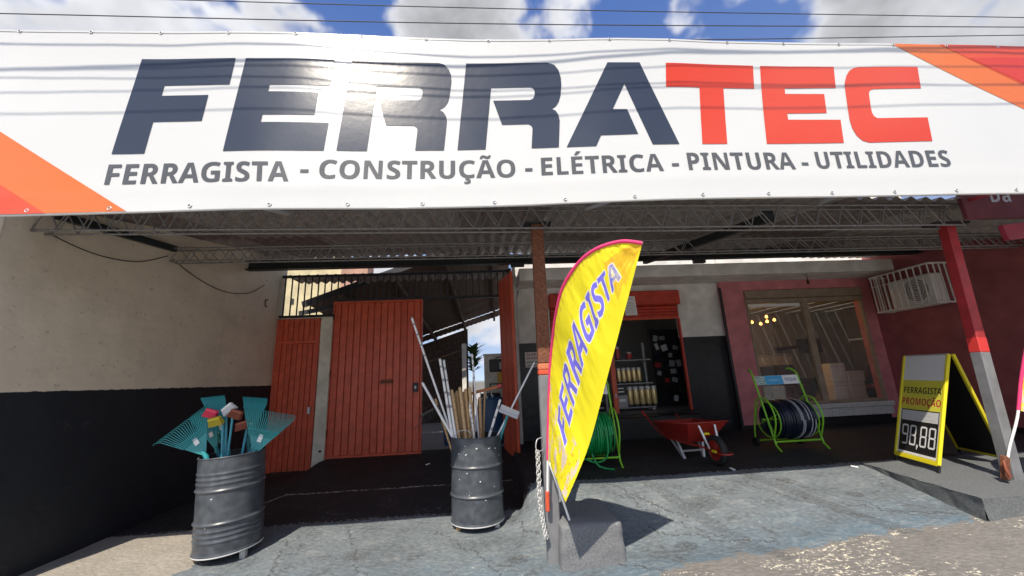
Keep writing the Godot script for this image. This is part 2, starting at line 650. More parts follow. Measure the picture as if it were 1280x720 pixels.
	P.tile_roof = mk(0.12, 0.075, 0.055, 0.9, {"tex": worn, "scale": 1.0})
	P.chain = mk(0.60, 0.60, 0.58, 0.45, {"metal": 0.3})
	P.glass = glass(0.06)

# ------------------------------------------------------------------ ground
func ground() -> void:
	var big := G.new()
	var xs := PackedFloat32Array([-80, -40, -20, -10, -5, 0.5, 3.75, 7, 12, 20, 40, 80])
	var ds := PackedFloat32Array([-80, -40, -20, -10, -5, -2, 0, 1, 2.19, 2.6, 10, 30, 80])
	big.grid(xs, ds, func(x, d): return V(x, street_y(x) - 0.004 - 0.3 * smoothstep(2.2, 2.6, d), -d), Vector3.UP)
	var asphalt := mk(0.46, 0.44, 0.41, 0.9, {"tex": tex.worn, "bump": tex.lumpy, "bs": 0.5, "scale": 0.5})
	struct("street", big, asphalt)
	# forecourt: painted concrete, one sheet shaped by ground_y
	var gx := PackedFloat32Array()
	var x := -5.2
	while x < 9.21:
		gx.append(x)
		if absf(x - 0.35) < 0.01:
			gx.append(0.365); gx.append(0.38); gx.append(0.392)
		x += 0.05
	var gd := span(2.2, 7.85, 113)
	var bumps := FastNoiseLite.new()
	bumps.seed = 3
	bumps.frequency = 0.9
	bumps.fractal_octaves = 4
	var f := G.new()
	f.grid(gx, gd, func(xx, d): return V(xx, ground_y(xx, d) + bumps.get_noise_2d(xx, d) * 0.012, -d), Vector3.UP,
		func(xx, d): return Vector2((xx + 5.2) / 14.4, (d - 2.2) / 5.65))
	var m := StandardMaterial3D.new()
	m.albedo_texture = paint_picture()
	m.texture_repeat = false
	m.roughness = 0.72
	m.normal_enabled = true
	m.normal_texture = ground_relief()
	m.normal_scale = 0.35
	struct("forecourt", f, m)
	# platform at the right, its top level with the porch
	var k := G.new()
	var top := 0.422
	var out := [V(4.52, 0, -4.86), V(4.20, 0, -3.40), V(8.3, 0, -3.40), V(8.3, 0, -4.86)]
	var nz := FastNoiseLite.new()
	nz.seed = 8
	nz.frequency = 2.5
	k.grid(span(0, 1, 60), span(0, 1, 26), func(u, v):
		var p: Vector3 = out[0].lerp(out[3], u).lerp(out[1].lerp(out[2], u), v)
		return V(p.x, top + nz.get_noise_2d(p.x, p.z) * 0.012, p.z), Vector3.UP)
	k.grid(span(0, 1, 40), span(0, 1, 5), func(u, v):
		var p: Vector3 = out[0].lerp(out[1], u)
		var r := 0.03 * (1.0 - cos(v * PI / 2))
		return V(p.x - r + nz.get_noise_2d(p.z * 2, v) * 0.015, top - v * 0.22 + nz.get_noise_2d(p.x, p.z) * 0.012 * (1 - v), p.z + r * 0.3), V(-1, 0.2, 0))
	k.grid(span(0, 1, 60), span(0, 1, 5), func(u, v):
		var p: Vector3 = out[1].lerp(out[2], u)
		var r := 0.03 * (1.0 - cos(v * PI / 2))
		return V(p.x - r * (1 - u), top - v * 0.28 + nz.get_noise_2d(p.x, p.z) * 0.012 * (1 - v), p.z + r + nz.get_noise_2d(p.x * 2, v) * 0.015), V(0, 0.2, 1))
	struct("raised_platform", k, P.kerb)

func ground_relief() -> ImageTexture:
	var n := FastNoiseLite.new()
	n.seed = 21
	n.frequency = 0.11
	n.fractal_octaves = 5
	var im := n.get_image(2048, 1024)
	im.convert(Image.FORMAT_RGBA8)
	im.bump_map_to_normal_map(4.0)
	return ImageTexture.create_from_image(im)

func paint_picture() -> ImageTexture:
	var w := 2048
	var h := 1024
	var srgb := PackedByteArray()
	for i in 1025:
		srgb.append(int(clampf(Color(i / 1024.0, 0, 0).linear_to_srgb().r * 255.0 + 0.5, 0, 255)))
	var ns := []
	for s in [[31, 0.09, 5], [32, 0.006, 4], [33, 0.016, 5], [34, 0.22, 3], [35, 0.03, 4]]:
		var n := FastNoiseLite.new()
		n.seed = s[0]
		n.frequency = s[1]
		n.fractal_octaves = s[2]
		if s[0] == 35:
			n.fractal_type = FastNoiseLite.FRACTAL_RIDGED
		ns.append(n.get_image(w, h).get_data())
	var streak := FastNoiseLite.new()
	streak.seed = 36
	streak.frequency = 0.07
	streak.fractal_octaves = 4
	var sk := streak.get_image(512, 1024)
	sk.resize(w, h, Image.INTERPOLATE_BILINEAR)
	var sd := sk.get_data()
	var o := PackedByteArray()
	o.resize(w * h * 3)
	var na: PackedByteArray = ns[0]
	var nb: PackedByteArray = ns[1]
	var nc: PackedByteArray = ns[2]
	var nd: PackedByteArray = ns[3]
	var ne: PackedByteArray = ns[4]
	for j in h:
		var d := 2.2 + 5.65 * (j + 0.5) / h
		for i in w:
			var x := -5.2 + 14.4 * (i + 0.5) / w
			var q := j * w + i
			var a := na[q] / 255.0
			var b := nb[q] / 255.0
			var c := nc[q] / 255.0
			var e := nd[q] / 255.0
			var s := sd[q] / 255.0
			var r: float
			var g: float
			var bl: float
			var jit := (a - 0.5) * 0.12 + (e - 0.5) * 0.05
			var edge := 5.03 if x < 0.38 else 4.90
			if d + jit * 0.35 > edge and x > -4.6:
				# black floor paint, dusty and scuffed, its edge laid along the banner's shadow line
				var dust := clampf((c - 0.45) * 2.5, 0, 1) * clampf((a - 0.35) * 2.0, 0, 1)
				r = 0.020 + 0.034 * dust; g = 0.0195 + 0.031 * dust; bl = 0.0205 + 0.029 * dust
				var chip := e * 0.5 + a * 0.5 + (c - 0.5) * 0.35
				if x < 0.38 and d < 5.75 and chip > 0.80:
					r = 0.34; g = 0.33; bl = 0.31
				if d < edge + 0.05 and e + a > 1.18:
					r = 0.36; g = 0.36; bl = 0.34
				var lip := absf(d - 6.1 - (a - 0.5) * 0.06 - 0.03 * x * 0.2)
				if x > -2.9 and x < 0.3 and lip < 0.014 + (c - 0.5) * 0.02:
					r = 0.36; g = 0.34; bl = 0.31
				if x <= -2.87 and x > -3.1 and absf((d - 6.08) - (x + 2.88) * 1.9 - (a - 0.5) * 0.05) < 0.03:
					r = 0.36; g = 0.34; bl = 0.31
			else:
				var foot := 3.47 if x > 1.3 else 3.15
				if x < -2.86 - (c - 0.5) * 0.5 + (d - 4.2) * -0.1:
					# bare concrete by the wall
					var t := 0.75 + 0.5 * (a * 0.5 + c * 0.5)
					r = 0.31 * t; g = 0.285 * t; bl = 0.245 * t
				elif d + (c - 0.5) * 0.18 + jit * 0.7 < foot:
					# bare grey street edge with pale flakes
					var t := 0.7 + 0.6 * (a * 0.6 + c * 0.4)
					r = 0.185 * t; g = 0.176 * t; bl = 0.162 * t
					var patch := clampf((b - 0.44) * 7.0, 0, 1)
					if e * 0.55 + s * 0.25 + a * 0.30 > 0.87 - patch * 0.19:
						r = 0.72; g = 0.66; bl = 0.50
				else:
					# blue grey paint worn by tyres
					var t := 0.80 + 0.36 * a + 0.3 * (b - 0.5) + 0.22 * (c - 0.5) + 0.10 * e
					var blue := clampf((4.05 - d) * 1.6 + (c - 0.5) * 1.2, 0, 1)
					r = lerpf(0.142, 0.104, blue) * t
					g = lerpf(0.165, 0.148, blue) * t
					bl = lerpf(0.178, 0.182, blue) * t
					var rub := clampf((a * 0.30 + s * 0.40 + c * 0.45 + e * 0.1 - 0.66) * 5.0, 0, 1)
					r = lerpf(r, 0.25, rub * 0.45); g = lerpf(g, 0.262, rub * 0.45); bl = lerpf(bl, 0.255, rub * 0.45)
					var chip := e * 0.55 + a * 0.45
					if chip > 0.83 - clampf((b - 0.5) * 0.25, 0, 0.1):
						r = 0.48; g = 0.48; bl = 0.46
					var dirt := clampf((0.40 - c) * 5.0, 0, 1) * clampf((0.55 - a) * 4.0, 0, 1)
					r = lerpf(r, 0.07, dirt * 0.6); g = lerpf(g, 0.072, dirt * 0.6); bl = lerpf(bl, 0.075, dirt * 0.6)
			o[q * 3] = srgb[clampi(int(r * 1024), 0, 1024)]
			o[q * 3 + 1] = srgb[clampi(int(g * 1024), 0, 1024)]
			o[q * 3 + 2] = srgb[clampi(int(bl * 1024), 0, 1024)]
	var im := Image.create_from_data(w, h, false, Image.FORMAT_RGB8, o)
	# cracks
	var rr := RandomNumberGenerator.new()
	rr.seed = 4
	for c in [[1.15, 4.8, 2.05, 3.75], [1.3, 4.85, 1.9, 4.1], [1.5, 4.1, 2.4, 3.55], [3.0, 4.85, 3.9, 3.5], [2.6, 4.7, 3.5, 3.7], [-1.6, 4.9, -1.0, 3.5], [-0.6, 4.6, 0.2, 3.5], [-2.2, 4.7, -1.9, 3.6], [0.9, 3.9, 1.4, 3.3], [3.4, 3.9, 4.1, 3.55], [0.1, 5.0, 0.4, 4.2]]:
		var n := 240
		var off := 0.0
		for i in n:
			var t := float(i) / n
			off = off * 0.97 + rr.randf_range(-0.012, 0.012)
			var px := int((lerpf(c[0], c[2], t) + off + 5.2) / 14.4 * w)
			var py := int((lerpf(c[1], c[3], t) + off * 0.5 - 2.2) / 5.65 * h)
			if rr.randf() < 0.55:
				im.fill_rect(Rect2i(px, py, 1 + rr.randi() % 2, 2 + rr.randi() % 2), lin(0.075, 0.08, 0.085))
	# oil spots with ragged grain, and two tyre scrubs up the ramp
	for c in [[2.2, 4.3, 0.16], [3.3, 4.55, 0.11], [-1.3, 4.2, 0.13], [0.2, 3.9, 0.10], [1.7, 3.75, 0.09], [3.7, 4.1, 0.08]]:
		for k in int(5200 * c[2]):
			var rad: float = c[2] * sqrt(rr.randf()) * (0.6 + 0.4 * rr.randf())
			var an := rr.randf() * TAU
			var px := int((c[0] + cos(an) * rad * 1.3 + 5.2) / 14.4 * w)
			var py := int((c[1] + sin(an) * rad - 2.2) / 5.65 * h)
			im.set_pixel(px, py, im.get_pixel(px, py).lerp(lin(0.05, 0.05, 0.05), 0.55))
	for c in [[1.75, 4.85, 2.35, 3.3], [3.0, 4.85, 3.5, 3.4]]:
		for k in 5200:
			var t := rr.randf()
			var px := int((lerpf(c[0], c[2], t) + rr.randf_range(-0.08, 0.08) + 5.2) / 14.4 * w)
			var py := int((lerpf(c[1], c[3], t) - 2.2) / 5.65 * h)
			im.set_pixel(px, py, im.get_pixel(px, py).lerp(lin(0.07, 0.075, 0.08), 0.45))
	return ImageTexture.create_from_image(im)

# ------------------------------------------------------------------ left boundary wall
func left_wall() -> void:
	var t := thing("boundary_wall", "tall side wall at the left, beige above and black below", "wall", V(-4.3, 0, -5.5))
	var dz := V(-0.125, 0, 1).normalized()      # towards the street
	var inn := V(1, 0, 0.125).normalized()      # face towards the forecourt
	var bas := Basis(inn, Vector3.UP, inn.cross(Vector3.UP))
	var a := V(wall_x(-7.62), 0, -7.62)
	var b := V(wall_x(-3.58), 0, -3.58)
	var mid := (a + b) * 0.5 - inn * 0.1
	var length := (a - b).length()
	part("plaster", G.new().box(V(mid.x, 1.69 + 1.16, mid.z), V(0.2, 2.32, length), bas, 0.008), P.plaster, t)
	part("dado", G.new().box(V(mid.x, 0.69, mid.z) + inn * 0.002, V(0.204, 2.0, length), bas, 0.004), P.dado, t)
	var face := func(z: float, y: float): return V(wall_x(z), y, z) + inn * 0.007
	part("paint_coat", card(face.call(-3.59, -0.05), face.call(-7.38, -0.05), face.call(-7.38, 4.0), face.call(-3.59, 4.0), inn), wall_print(), t)
	var pts := []
	for q in [V(0, 3.30, -5.18), V(0, 3.0, -5.17), V(0, 2.55, -5.19), V(0, 2.1, -5.16), V(0, 1.7, -5.2)]:
		pts.append(V(wall_x(q.z) + 0.001, q.y, q.z))
	var stain := mk(0.30, 0.20, 0.11, 0.9)
	part("rust_streak", G.new().tube(smooth_pts(pts, 14), 0.006, 5), stain, t)
	# small hooks near the gate
	var hook := []
	for i in 9:
		var an := -0.6 + i * 0.55
		hook.append(V(wall_x(-7.1) + 0.012, 3.15 + cos(an) * 0.07, -7.1 + sin(an) * 0.05))
	part("hook", G.new().tube(hook, 0.008, 5), P.iron, t)
	var c := []
	for q in [V(.02, 3.24, -3.9), V(.05, 3.17, -4.15), V(.03, 3.16, -4.45), V(.03, 3.22, -4.8), V(.04, 3.40, -5.12)]:
		c.append(V(wall_x(q.z) + q.x, q.y, q.z))
	solo("drooping_cable", G.new().tube(smooth_pts(c, 16), 0.006, 5), P.cable, "thin dark cable drooping along the top of the beige side wall", "cable")
	c = []
	for q in [V(.04, 3.38, -5.2), V(.03, 3.23, -5.6), V(.03, 3.14, -6.1), V(.03, 3.22, -6.6), V(.05, 3.45, -6.95)]:
		c.append(V(wall_x(q.z) + q.x, q.y, q.z))
	solo("drooping_cable", G.new().tube(smooth_pts(c, 16), 0.006, 5), P.cable, "thin dark cable sagging behind the rear truss on the beige wall, nearer the gates", "cable")

func wall_print() -> StandardMaterial3D:
	var w := 1024
	var ns := []
	for k in [[61, 0.006, 4], [62, 0.03, 5], [63, 0.16, 3]]:
		var n := FastNoiseLite.new()
		n.seed = k[0]
		n.frequency = k[1]
		n.fractal_octaves = k[2]
		ns.append(n.get_image(w, w).get_data())
	var im := Image.create_empty(w, w, false, Image.FORMAT_RGB8)
	var rr := RandomNumberGenerator.new()
	rr.seed = 77
	# roller patches of slightly different batches
	var patch := PackedFloat32Array()
	patch.resize(w * w)
	for k in 26:
		var x0 := rr.randi() % w
		var y0 := rr.randi() % 560
		var pw := 60 + rr.randi() % 200
		var ph := 40 + rr.randi() % 160
		var dv := rr.randf_range(-0.055, 0.045)
		for y in range(y0, mini(w, y0 + ph)):
			for x in range(x0, mini(w, x0 + pw)):
				patch[y * w + x] += dv
	for y in w:
		var hy := 4.0 - 4.05 * (y + 0.5) / w
		for x in w:
			var q := y * w + x
			var a: float = ns[0][q] / 255.0
			var b: float = ns[1][q] / 255.0
			var c: float = ns[2][q] / 255.0
			var line := 1.69 + (b - 0.5) * 0.014 + (c - 0.5) * 0.004
			var col: Color
			if hy > line:
				var t := 1.0 + patch[q] * (0.6 + 0.8 * b) + (a - 0.5) * 0.16 + (c - 0.5) * 0.06
				col = Color(0.70 * t, 0.62 * t, 0.495 * t)
				if b + c * 0.5 > 1.12: col = Color(0.50, 0.42, 0.32)
			else:
				col = Color(0.0095, 0.013, 0.020)
				var scuff := b * 0.6 + c * 0.3 + a * 0.4
				if scuff > 0.86: col = col.lerp(Color(0.034, 0.037, 0.042), clampf((scuff - 0.86) * 4.0, 0, 1))
				if c > 0.86 and b > 0.60: col = Color(0.12, 0.115, 0.105)
			im.set_pixel(x, y, col.linear_to_srgb())
	# pale scratches
	for k in 40:
		var x := float(rr.randi() % w)
		var y := float(rr.randi() % w)
		var dx := rr.randf_range(-1, 1)
		var dy := rr.randf_range(-0.6, 0.6)
		var pale := y < 575
		for i in 14 + rr.randi() % 40:
			im.fill_rect(Rect2i(clampi(int(x), 0, w - 2), clampi(int(y), 0, w - 2), 1, 1), lin(.72, .65, .53) if pale else lin(.045, .046, .05))
			x += dx; y += dy
	var m := printed(im, 0.72, 1)
	m.roughness = 0.6
	m.normal_enabled = true
	m.normal_texture = tex.lumpy
	m.normal_scale = 0.25
	return m

# ------------------------------------------------------------------ gates
func gates() -> void:
	# bar screen over both gates
	var s := thing("bar_screen", "dark iron bar screen running over the red gates", "grille", V(-1.8, 2.93, -7.5))
	part("top_rail", G.new().box(V(-1.87, 3.745, -7.5), V(4.62, 0.05, 0.05), Basis(), 0.006), P.iron, s)
	part("bottom_rail", G.new().box(V(-1.25, 3.235, -7.5), V(3.4, 0.05, 0.055), Basis(), 0.006), P.iron, s)
	part("bottom_rail", G.new().box(V(-3.56, 2.955, -7.5), V(1.26, 0.04, 0.055), Basis(), 0.006), P.iron, s)
	part("end_post", G.new().box(V(0.47, 2.05, -7.5), V(0.07, 3.5, 0.07), Basis(), 0.006), P.iron, s)
	part("end_post", G.new().box(V(-4.03, 3.3, -7.46), V(0.05, 0.9, 0.05), Basis(), 0.006), P.iron, s)
	var unit := G.new().box(V(0, 0.5, 0), V(0.02, 1.0, 0.02)).mesh()
	var x := -3.9
	while x < 0.4:
		var low := 2.97 if x < -2.95 else 3.255
		put("bar", unit, P.iron, s, Transform3D(Basis.from_scale(V(1, 3.73 - low, 1)), V(x, low, -7.5 + 0.002)))
		x += 0.125
	# pedestrian gate
	var p := thing("pedestrian_gate", "narrow red ribbed metal gate beside the beige wall", "gate", V(-3.57, 0.2, -7.5))
	part("frame", G.new().box(V(-3.94, 1.55, -7.48), V(0.17, 2.7, 0.05), Basis(), 0.006), P.red_gate2, p)
	part("frame", G.new().box(V(-3.20, 1.55, -7.48), V(0.05, 2.7, 0.05), Basis(), 0.006), P.red_gate2, p)
	part("crossbar", G.new().box(V(-3.55, 2.46, -7.475), V(0.76, 0.06, 0.05), Basis(), 0.006), P.red_gate, p)
	var wd := 0.0955
	for k in 7:
		var xx := -3.86 + wd * (k + 0.5)
		part("plank", G.new().box(V(xx, 1.32, -7.5 + (k % 2) * 0.004), V(wd - 0.010, 2.22, 0.025), Basis(), 0.006), P.red_gate2 if k % 3 else P.red_gate, p)
		part("plank", G.new().box(V(xx, 2.70, -7.5 + (k % 2) * 0.004), V(wd - 0.010, 0.42, 0.025), Basis(), 0.006), P.red_gate2 if k % 2 else P.red_gate, p)
	part("backing", G.new().box(V(-3.53, 1.55, -7.52), V(0.68, 2.65, 0.012)), P.red_gate2, p)
	part("latch", G.new().box(V(-3.26, 1.22, -7.44), V(0.05, 0.12, 0.03), Basis(), 0.005), P.steel, p)
	# pillar between
	var c := thing("gate_pillar", "cream painted pillar between the two red gates", "pillar", V(-3.05, 0.2, -7.5))
	part("shaft", G.new().box(V(-3.045, 1.5, -7.53), V(0.21, 2.84, 0.2), Basis(), 0.012), P.cream, c)
	part("lintel", G.new().box(V(-3.55, 2.91, -7.56), V(0.8, 0.05, 0.1), Basis(), 0.008), P.cream, c)
	part("socket", G.new().box(V(-3.01, 0.52, -7.425), V(0.05, 0.035, 0.012), Basis(), 0.003), P.iron, c)
	# wide gate leaf
	var b := thing("gate_leaf", "wide closed red metal gate leaf with vertical ribs", "gate", V(-2.1, 0.38, -7.5))
	part("frame", G.new().box(V(-2.11, 3.20, -7.5), V(1.70, 0.04, 0.05), Basis(), 0.006), P.red_gate, b)
	part("frame", G.new().box(V(-2.11, 0.40, -7.5), V(1.70, 0.045, 0.05), Basis(), 0.006), P.red_gate, b)
	part("frame", G.new().box(V(-1.275, 1.80, -7.5), V(0.035, 2.76, 0.05), Basis(), 0.006), P.red_gate2, b)
	part("frame", G.new().box(V(-2.945, 1.80, -7.5), V(0.03, 2.76, 0.05), Basis(), 0.006), P.red_gate2, b)
	wd = 1.635 / 13
	for k in 13:
		var xx := -2.93 + wd * (k + 0.5)
		var g := G.new().box(V(xx, 1.80, -7.495), V(wd - 0.012, 2.755, 0.03), Basis(Vector3.UP, 0.02 if k % 2 else -0.015), 0.008)
		part("plank", g, P.red_gate if (k * 7) % 5 else P.red_gate2, b)
	part("backing", G.new().box(V(-2.11, 1.80, -7.515), V(1.63, 2.755, 0.01)), P.red_gate2, b)
	part("mail_slot", G.new().box(V(-1.90, 1.66, -7.47), V(0.24, 0.05, 0.014), Basis(), 0.004), P.rust, b)
	part("mail_flap", G.new().box(V(-1.90, 1.70, -7.465), V(0.22, 0.02, 0.012), Basis(), 0.003), P.brown, b)
	for y in [0.75, 1.8, 2.85]:
		part("hinge", G.new().tube([V(-2.945, y, -7.465), V(-2.945, y + 0.12, -7.465)], 0.016, 8), P.iron, b)
	var lk := part("lock", G.new().box(V(-1.37, 1.54, -7.46), V(0.09, 0.16, 0.03), Basis(), 0.006), P.iron, b)
	part("keyhole", G.new().box(V(-1.37, 1.54, -7.442), V(0.03, 0.05, 0.01), Basis(), 0.002), P.steel, lk)
	# folded leaf standing open
	var o := thing("gate_leaf", "red gate leaf standing open, seen edge on beside the shop wall", "gate", V(0.34, 0.3, -7.1))
	var h0 := V(0.25, 0, -7.48)
	var h1 := V(0.45, 0, -6.80)
	for k in 5:
		var q := h0.lerp(h1, (k + 0.5) / 5.0)
		part("plank", G.new().box(V(q.x, 1.92, q.z), V(0.03, 3.2, 0.134), Basis(Vector3.UP, atan2(h1.x - h0.x, h1.z - h0.z)), 0.008), P.red_gate if k % 2 else P.red_gate2, o)
	part("frame", G.new().box(V(0.452, 1.92, -6.785), V(0.05, 3.24, 0.04), Basis(Vector3.UP, 0.28), 0.006), P.red_gate, o)

# ------------------------------------------------------------------ yard seen over and between the gates
func yard() -> void:
	var fl := G.new()
	fl.grid(span(-4.2, 0.9, 10), span(-7.5, -16, 14), func(x, z): return V(x, 0.37, z), Vector3.UP)
	struct("yard_floor", fl, P.floor_room)
	# shed with a sloping tiled roof
	var t := thing("yard_shed", "dark open shed with sloping tiled roof behind the gates", "shed", V(-1.5, 0.37, -10))
	var f0 := V(-3.90, 3.40, -8.3)
	var f1 := V(0.62, 5.05, -8.3)
	var r0 := V(-3.3, 2.56, -13.0)
	var r1 := V(0.62, 3.78, -13.0)
	for k in 9:                                 # courses of tile, each laid over the next
		var u0 := k / 9.0
		var u1 := (k + (1.15 if k < 7 else 0.97)) / 9.0
		var g := G.new()
		g.grid(span(0, 1, 54), span(u0, u1, 2), func(u, v):
			var p := f0.lerp(f1, u).lerp(r0.lerp(r1, u), v)
			return p + V(0, 0.02 * absf(sin(u * 54 * 0.5 * PI)) + 0.014 * (v - u0) * 9.0, 0), Vector3.UP)
		part("tile_course", g, P.tile_roof, t)
	part("fascia", G.new().bar(f0 + V(-0.02, -0.06, 0.03), f1 + V(0, -0.06, 0.03), 0.14, 0.03, Vector3.UP), P.iron, t)
	part("gutter", G.new().bar(V(-3.97, 3.16, -8.28), V(-2.4, 3.42, -8.28), 0.08, 0.08, Vector3.UP), P.iron, t)
	for k in 4:
		var u := 0.15 + k * 0.25
		part("rafter", G.new().bar(f0.lerp(f1, u) + V(0, -0.07, 0), r0.lerp(r1, u) + V(0, -0.05, 0), 0.07, 0.10, Vector3.RIGHT), P.tile_roof, t)
	part("back_wall", G.new().prism(PackedVector2Array([Vector2(-4.5, 0.3), Vector2(-0.68, 0.3), Vector2(-0.68, 3.33), Vector2(-3.3, 2.5), Vector2(-4.5, 2.5)]), Transform3D(Basis(), V(0, 0, -13.1)), 0.12), P.tile_roof, t)
	part("side_wall", G.new().box(V(-4.1, 1.45, -10.6), V(0.1, 2.2, 4.8)), P.tile_roof, t)
	part("post", G.new().box(V(-0.62, 1.5, -10.0), V(0.11, 2.1, 0.11), Basis(), 0.008), P.white, t, "pale post in the shed doorway")
	# low walls at the right of the yard
	var w := thing("yard_wall", "low cream wall beside the yard, under the patch of sky", "wall", V(0.2, 0.37, -9.2))
	part("plaster", G.new().box(V(0.2, 1.22, -9.2), V(0.62, 1.9, 0.14), Basis(), 0.01), P.cream, w)
	part("coping", G.new().box(V(0.2, 2.19, -9.2), V(0.66, 0.04, 0.18), Basis(), 0.008), P.white, w)
	# plant over that wall
	var pl := thing("potted_plant", "leafy dark plant against the patch of sky in the yard", "plant", V(-0.45, 1.9, -11))
	part("stem", G.new().tube([V(-0.45, 0.6, -11), V(-0.44, 1.5, -11), V(-0.42, 2.35, -11)], [0.03, 0.025, 0.015], 6), P.wood, pl)
	for k in 80:
		var a := rng.randf() * TAU
		var base := V(-0.43 + rng.randf_range(-0.05, 0.05), rng.randf_range(1.85, 2.45), -11 + rng.randf_range(-0.05, 0.05))
		var dir := V(cos(a), rng.randf_range(0.1, 0.9), sin(a)).normalized()
		var tip := base + dir * rng.randf_range(0.26, 0.50)
		var md := base.lerp(tip, 0.5) + V(0, 0.04, 0)
		var sd := dir.cross(Vector3.UP).normalized() * rng.randf_range(0.045, 0.08)
		var g := G.new()
		g.flat(base, md + sd, md - sd, Vector3.UP)
		g.flat(tip, md + sd, md - sd, Vector3.UP)
		part("leaf", g, P.leaf, pl)
	# goods standing in the yard
	var d := thing("plastic_barrel", "dark blue plastic barrel standing in the yard behind the sticks", "barrel", V(0.02, 0.37, -8.3))
	part("body", G.new().lathe([Vector2(0, 0), Vector2(.25, 0), Vector2(.27, .05), Vector2(.29, .3), Vector2(.275, .45), Vector2(.29, .6), Vector2(.27, .85), Vector2(.2, .92), Vector2(0, .92)], Transform3D(Basis(), V(0.02, 0.37, -8.3)), 20), P.blue_plastic, d)
	part("lid", G.new().lathe([Vector2(0, .975), Vector2(.2, .975), Vector2(.21, .93), Vector2(.2, .92)], Transform3D(Basis(), V(0.02, 0.37, -8.3)), 20), P.iron, d)
	d = thing("plastic_barrel", "short blue plastic tub in the shadow of the yard, left of the barrel", "tub", V(-0.75, 0.37, -8.4))
	part("body", G.new().lathe([Vector2(0, 0), Vector2(.2, 0), Vector2(.25, .55), Vector2(.26, .56)], Transform3D(Basis(), V(-0.75, 0.37, -8.4)), 18), P.blue_plastic, d)
	part("rim", G.new().lathe([Vector2(.26, .54), Vector2(.28, .56), Vector2(.26, .58), Vector2(.24, .56)], Transform3D(Basis(), V(-0.75, 0.37, -8.4)), 18), P.blue_plastic, d)
	var yb := thing("carton", "ochre carton on a stand in the yard below a black case", "carton", V(0.33, 1.55, -8.5))
	part("box", G.new().box(V(0.36, 1.66, -8.5), V(0.36, 0.22, 0.3), Basis(), 0.006), P.yellow_box, yb)
	part("tape", G.new().box(V(0.36, 1.66, -8.346), V(0.05, 0.22, 0.003)), P.wood2, yb)
	var bx := thing("tool_case", "black plastic case on top of the ochre carton in the yard", "case", V(0.3, 1.77, -8.5))
	part("shell", G.new().box(V(0.25, 1.91, -8.5), V(0.48, 0.26, 0.3), Basis(), 0.02), P.iron, bx)
	part("handle", G.new().tube([V(0.15, 2.04, -8.4), V(0.17, 2.08, -8.4), V(0.33, 2.08, -8.4), V(0.35, 2.04, -8.4)], 0.012, 6), P.iron, bx)
	part("sticker", G.new().box(V(0.25, 1.90, -8.348), V(0.06, 0.14, 0.003)), P.shelf, bx)
	var st := thing("stand", "dark metal stand holding the ochre carton in the yard", "stand", V(0.3, 0.37, -8.5))
	part("shelf", G.new().box(V(0.28, 1.53, -8.5), V(0.56, 0.03, 0.36)), P.iron, st)
	for q in [[-1, -1], [1, -1], [1, 1], [-1, 1]]:
		part("leg", G.new().box(V(0.28 + q[0] * 0.26, 0.945, -8.5 + q[1] * 0.16), V(0.03, 1.15, 0.03)), P.iron, st)
	# far building behind
	var fb := thing("far_building", "pale yellow sunlit building far behind the bar screen", "building", V(-9.5, 0, -20))
	part("wall", G.new().box(V(-9.6, 4.0, -20.5), V(4.6, 9.0, 1.0)), P.far_wall, fb)
	part("window", G.new().box(V(-10.0, 6.0, -19.99), V(0.16, 0.3, 0.04)), P.iron, fb)
	part("cornice", G.new().box(V(-9.6, 7.9, -19.96), V(4.7, 0.16, 0.1)), P.white, fb)
	var fp := thing("far_building", "pinkish wall of a far house right of the pale yellow building", "building", V(-6.7, 0, -19))
	part("wall", G.new().box(V(-6.6, 3.5, -19.5), V(1.3, 8.4, 1.0)), P.far_pink, fp)
	part("chimney", G.new().box(V(-6.15, 7.4, -19.3), V(0.25, 0.6, 0.25)), P.brown, fp)
	var fc := thing("far_building", "tall cream building behind the pink shop, glimpsed in the gap between banner and roof edge", "building", V(15.6, 0, -14))
	part("wall", G.new().box(V(15.9, 4.8, -15.5), V(3.6, 9.8, 3.0)), P.cream, fc)
	part("parapet", G.new().box(V(15.9, 9.78, -15.5), V(3.8, 0.22, 3.2)), P.far_pink, fc)
	for k in 3:
		part("window", G.new().box(V(14.8 + k * 1.1, 8.0, -13.98), V(0.6, 0.9, 0.05)), P.iron, fc)
	# wavy sheet under the beam
	var ws := thing("roof_sheet", "wavy roof sheet above the bar screen with daylight showing through its ripples", "roof sheet", V(-1.8, 3.8, -7.7))
	var g2 := G.new()
	g2.grid(span(-3.95, 0.5, 260), span(-7.62, -8.25, 3), func(x, z): return V(x, 3.795 + 0.027 * cos(x * TAU / 0.177) + (-7.62 - z) * 0.02, z), Vector3.DOWN)
	part("sheet", g2, P.roof2, ws)

# ------------------------------------------------------------------ shop front
func text_sign(w: int, h: int, bg: Color, lines: Array) -> Image:
	var im := Image.create_empty(w, h, false, Image.FORMAT_RGB8)
	im.fill(bg)
	for l in lines:
		write(im, l[0], l[1], l[2], l[3], l[4], l[5])
	return im

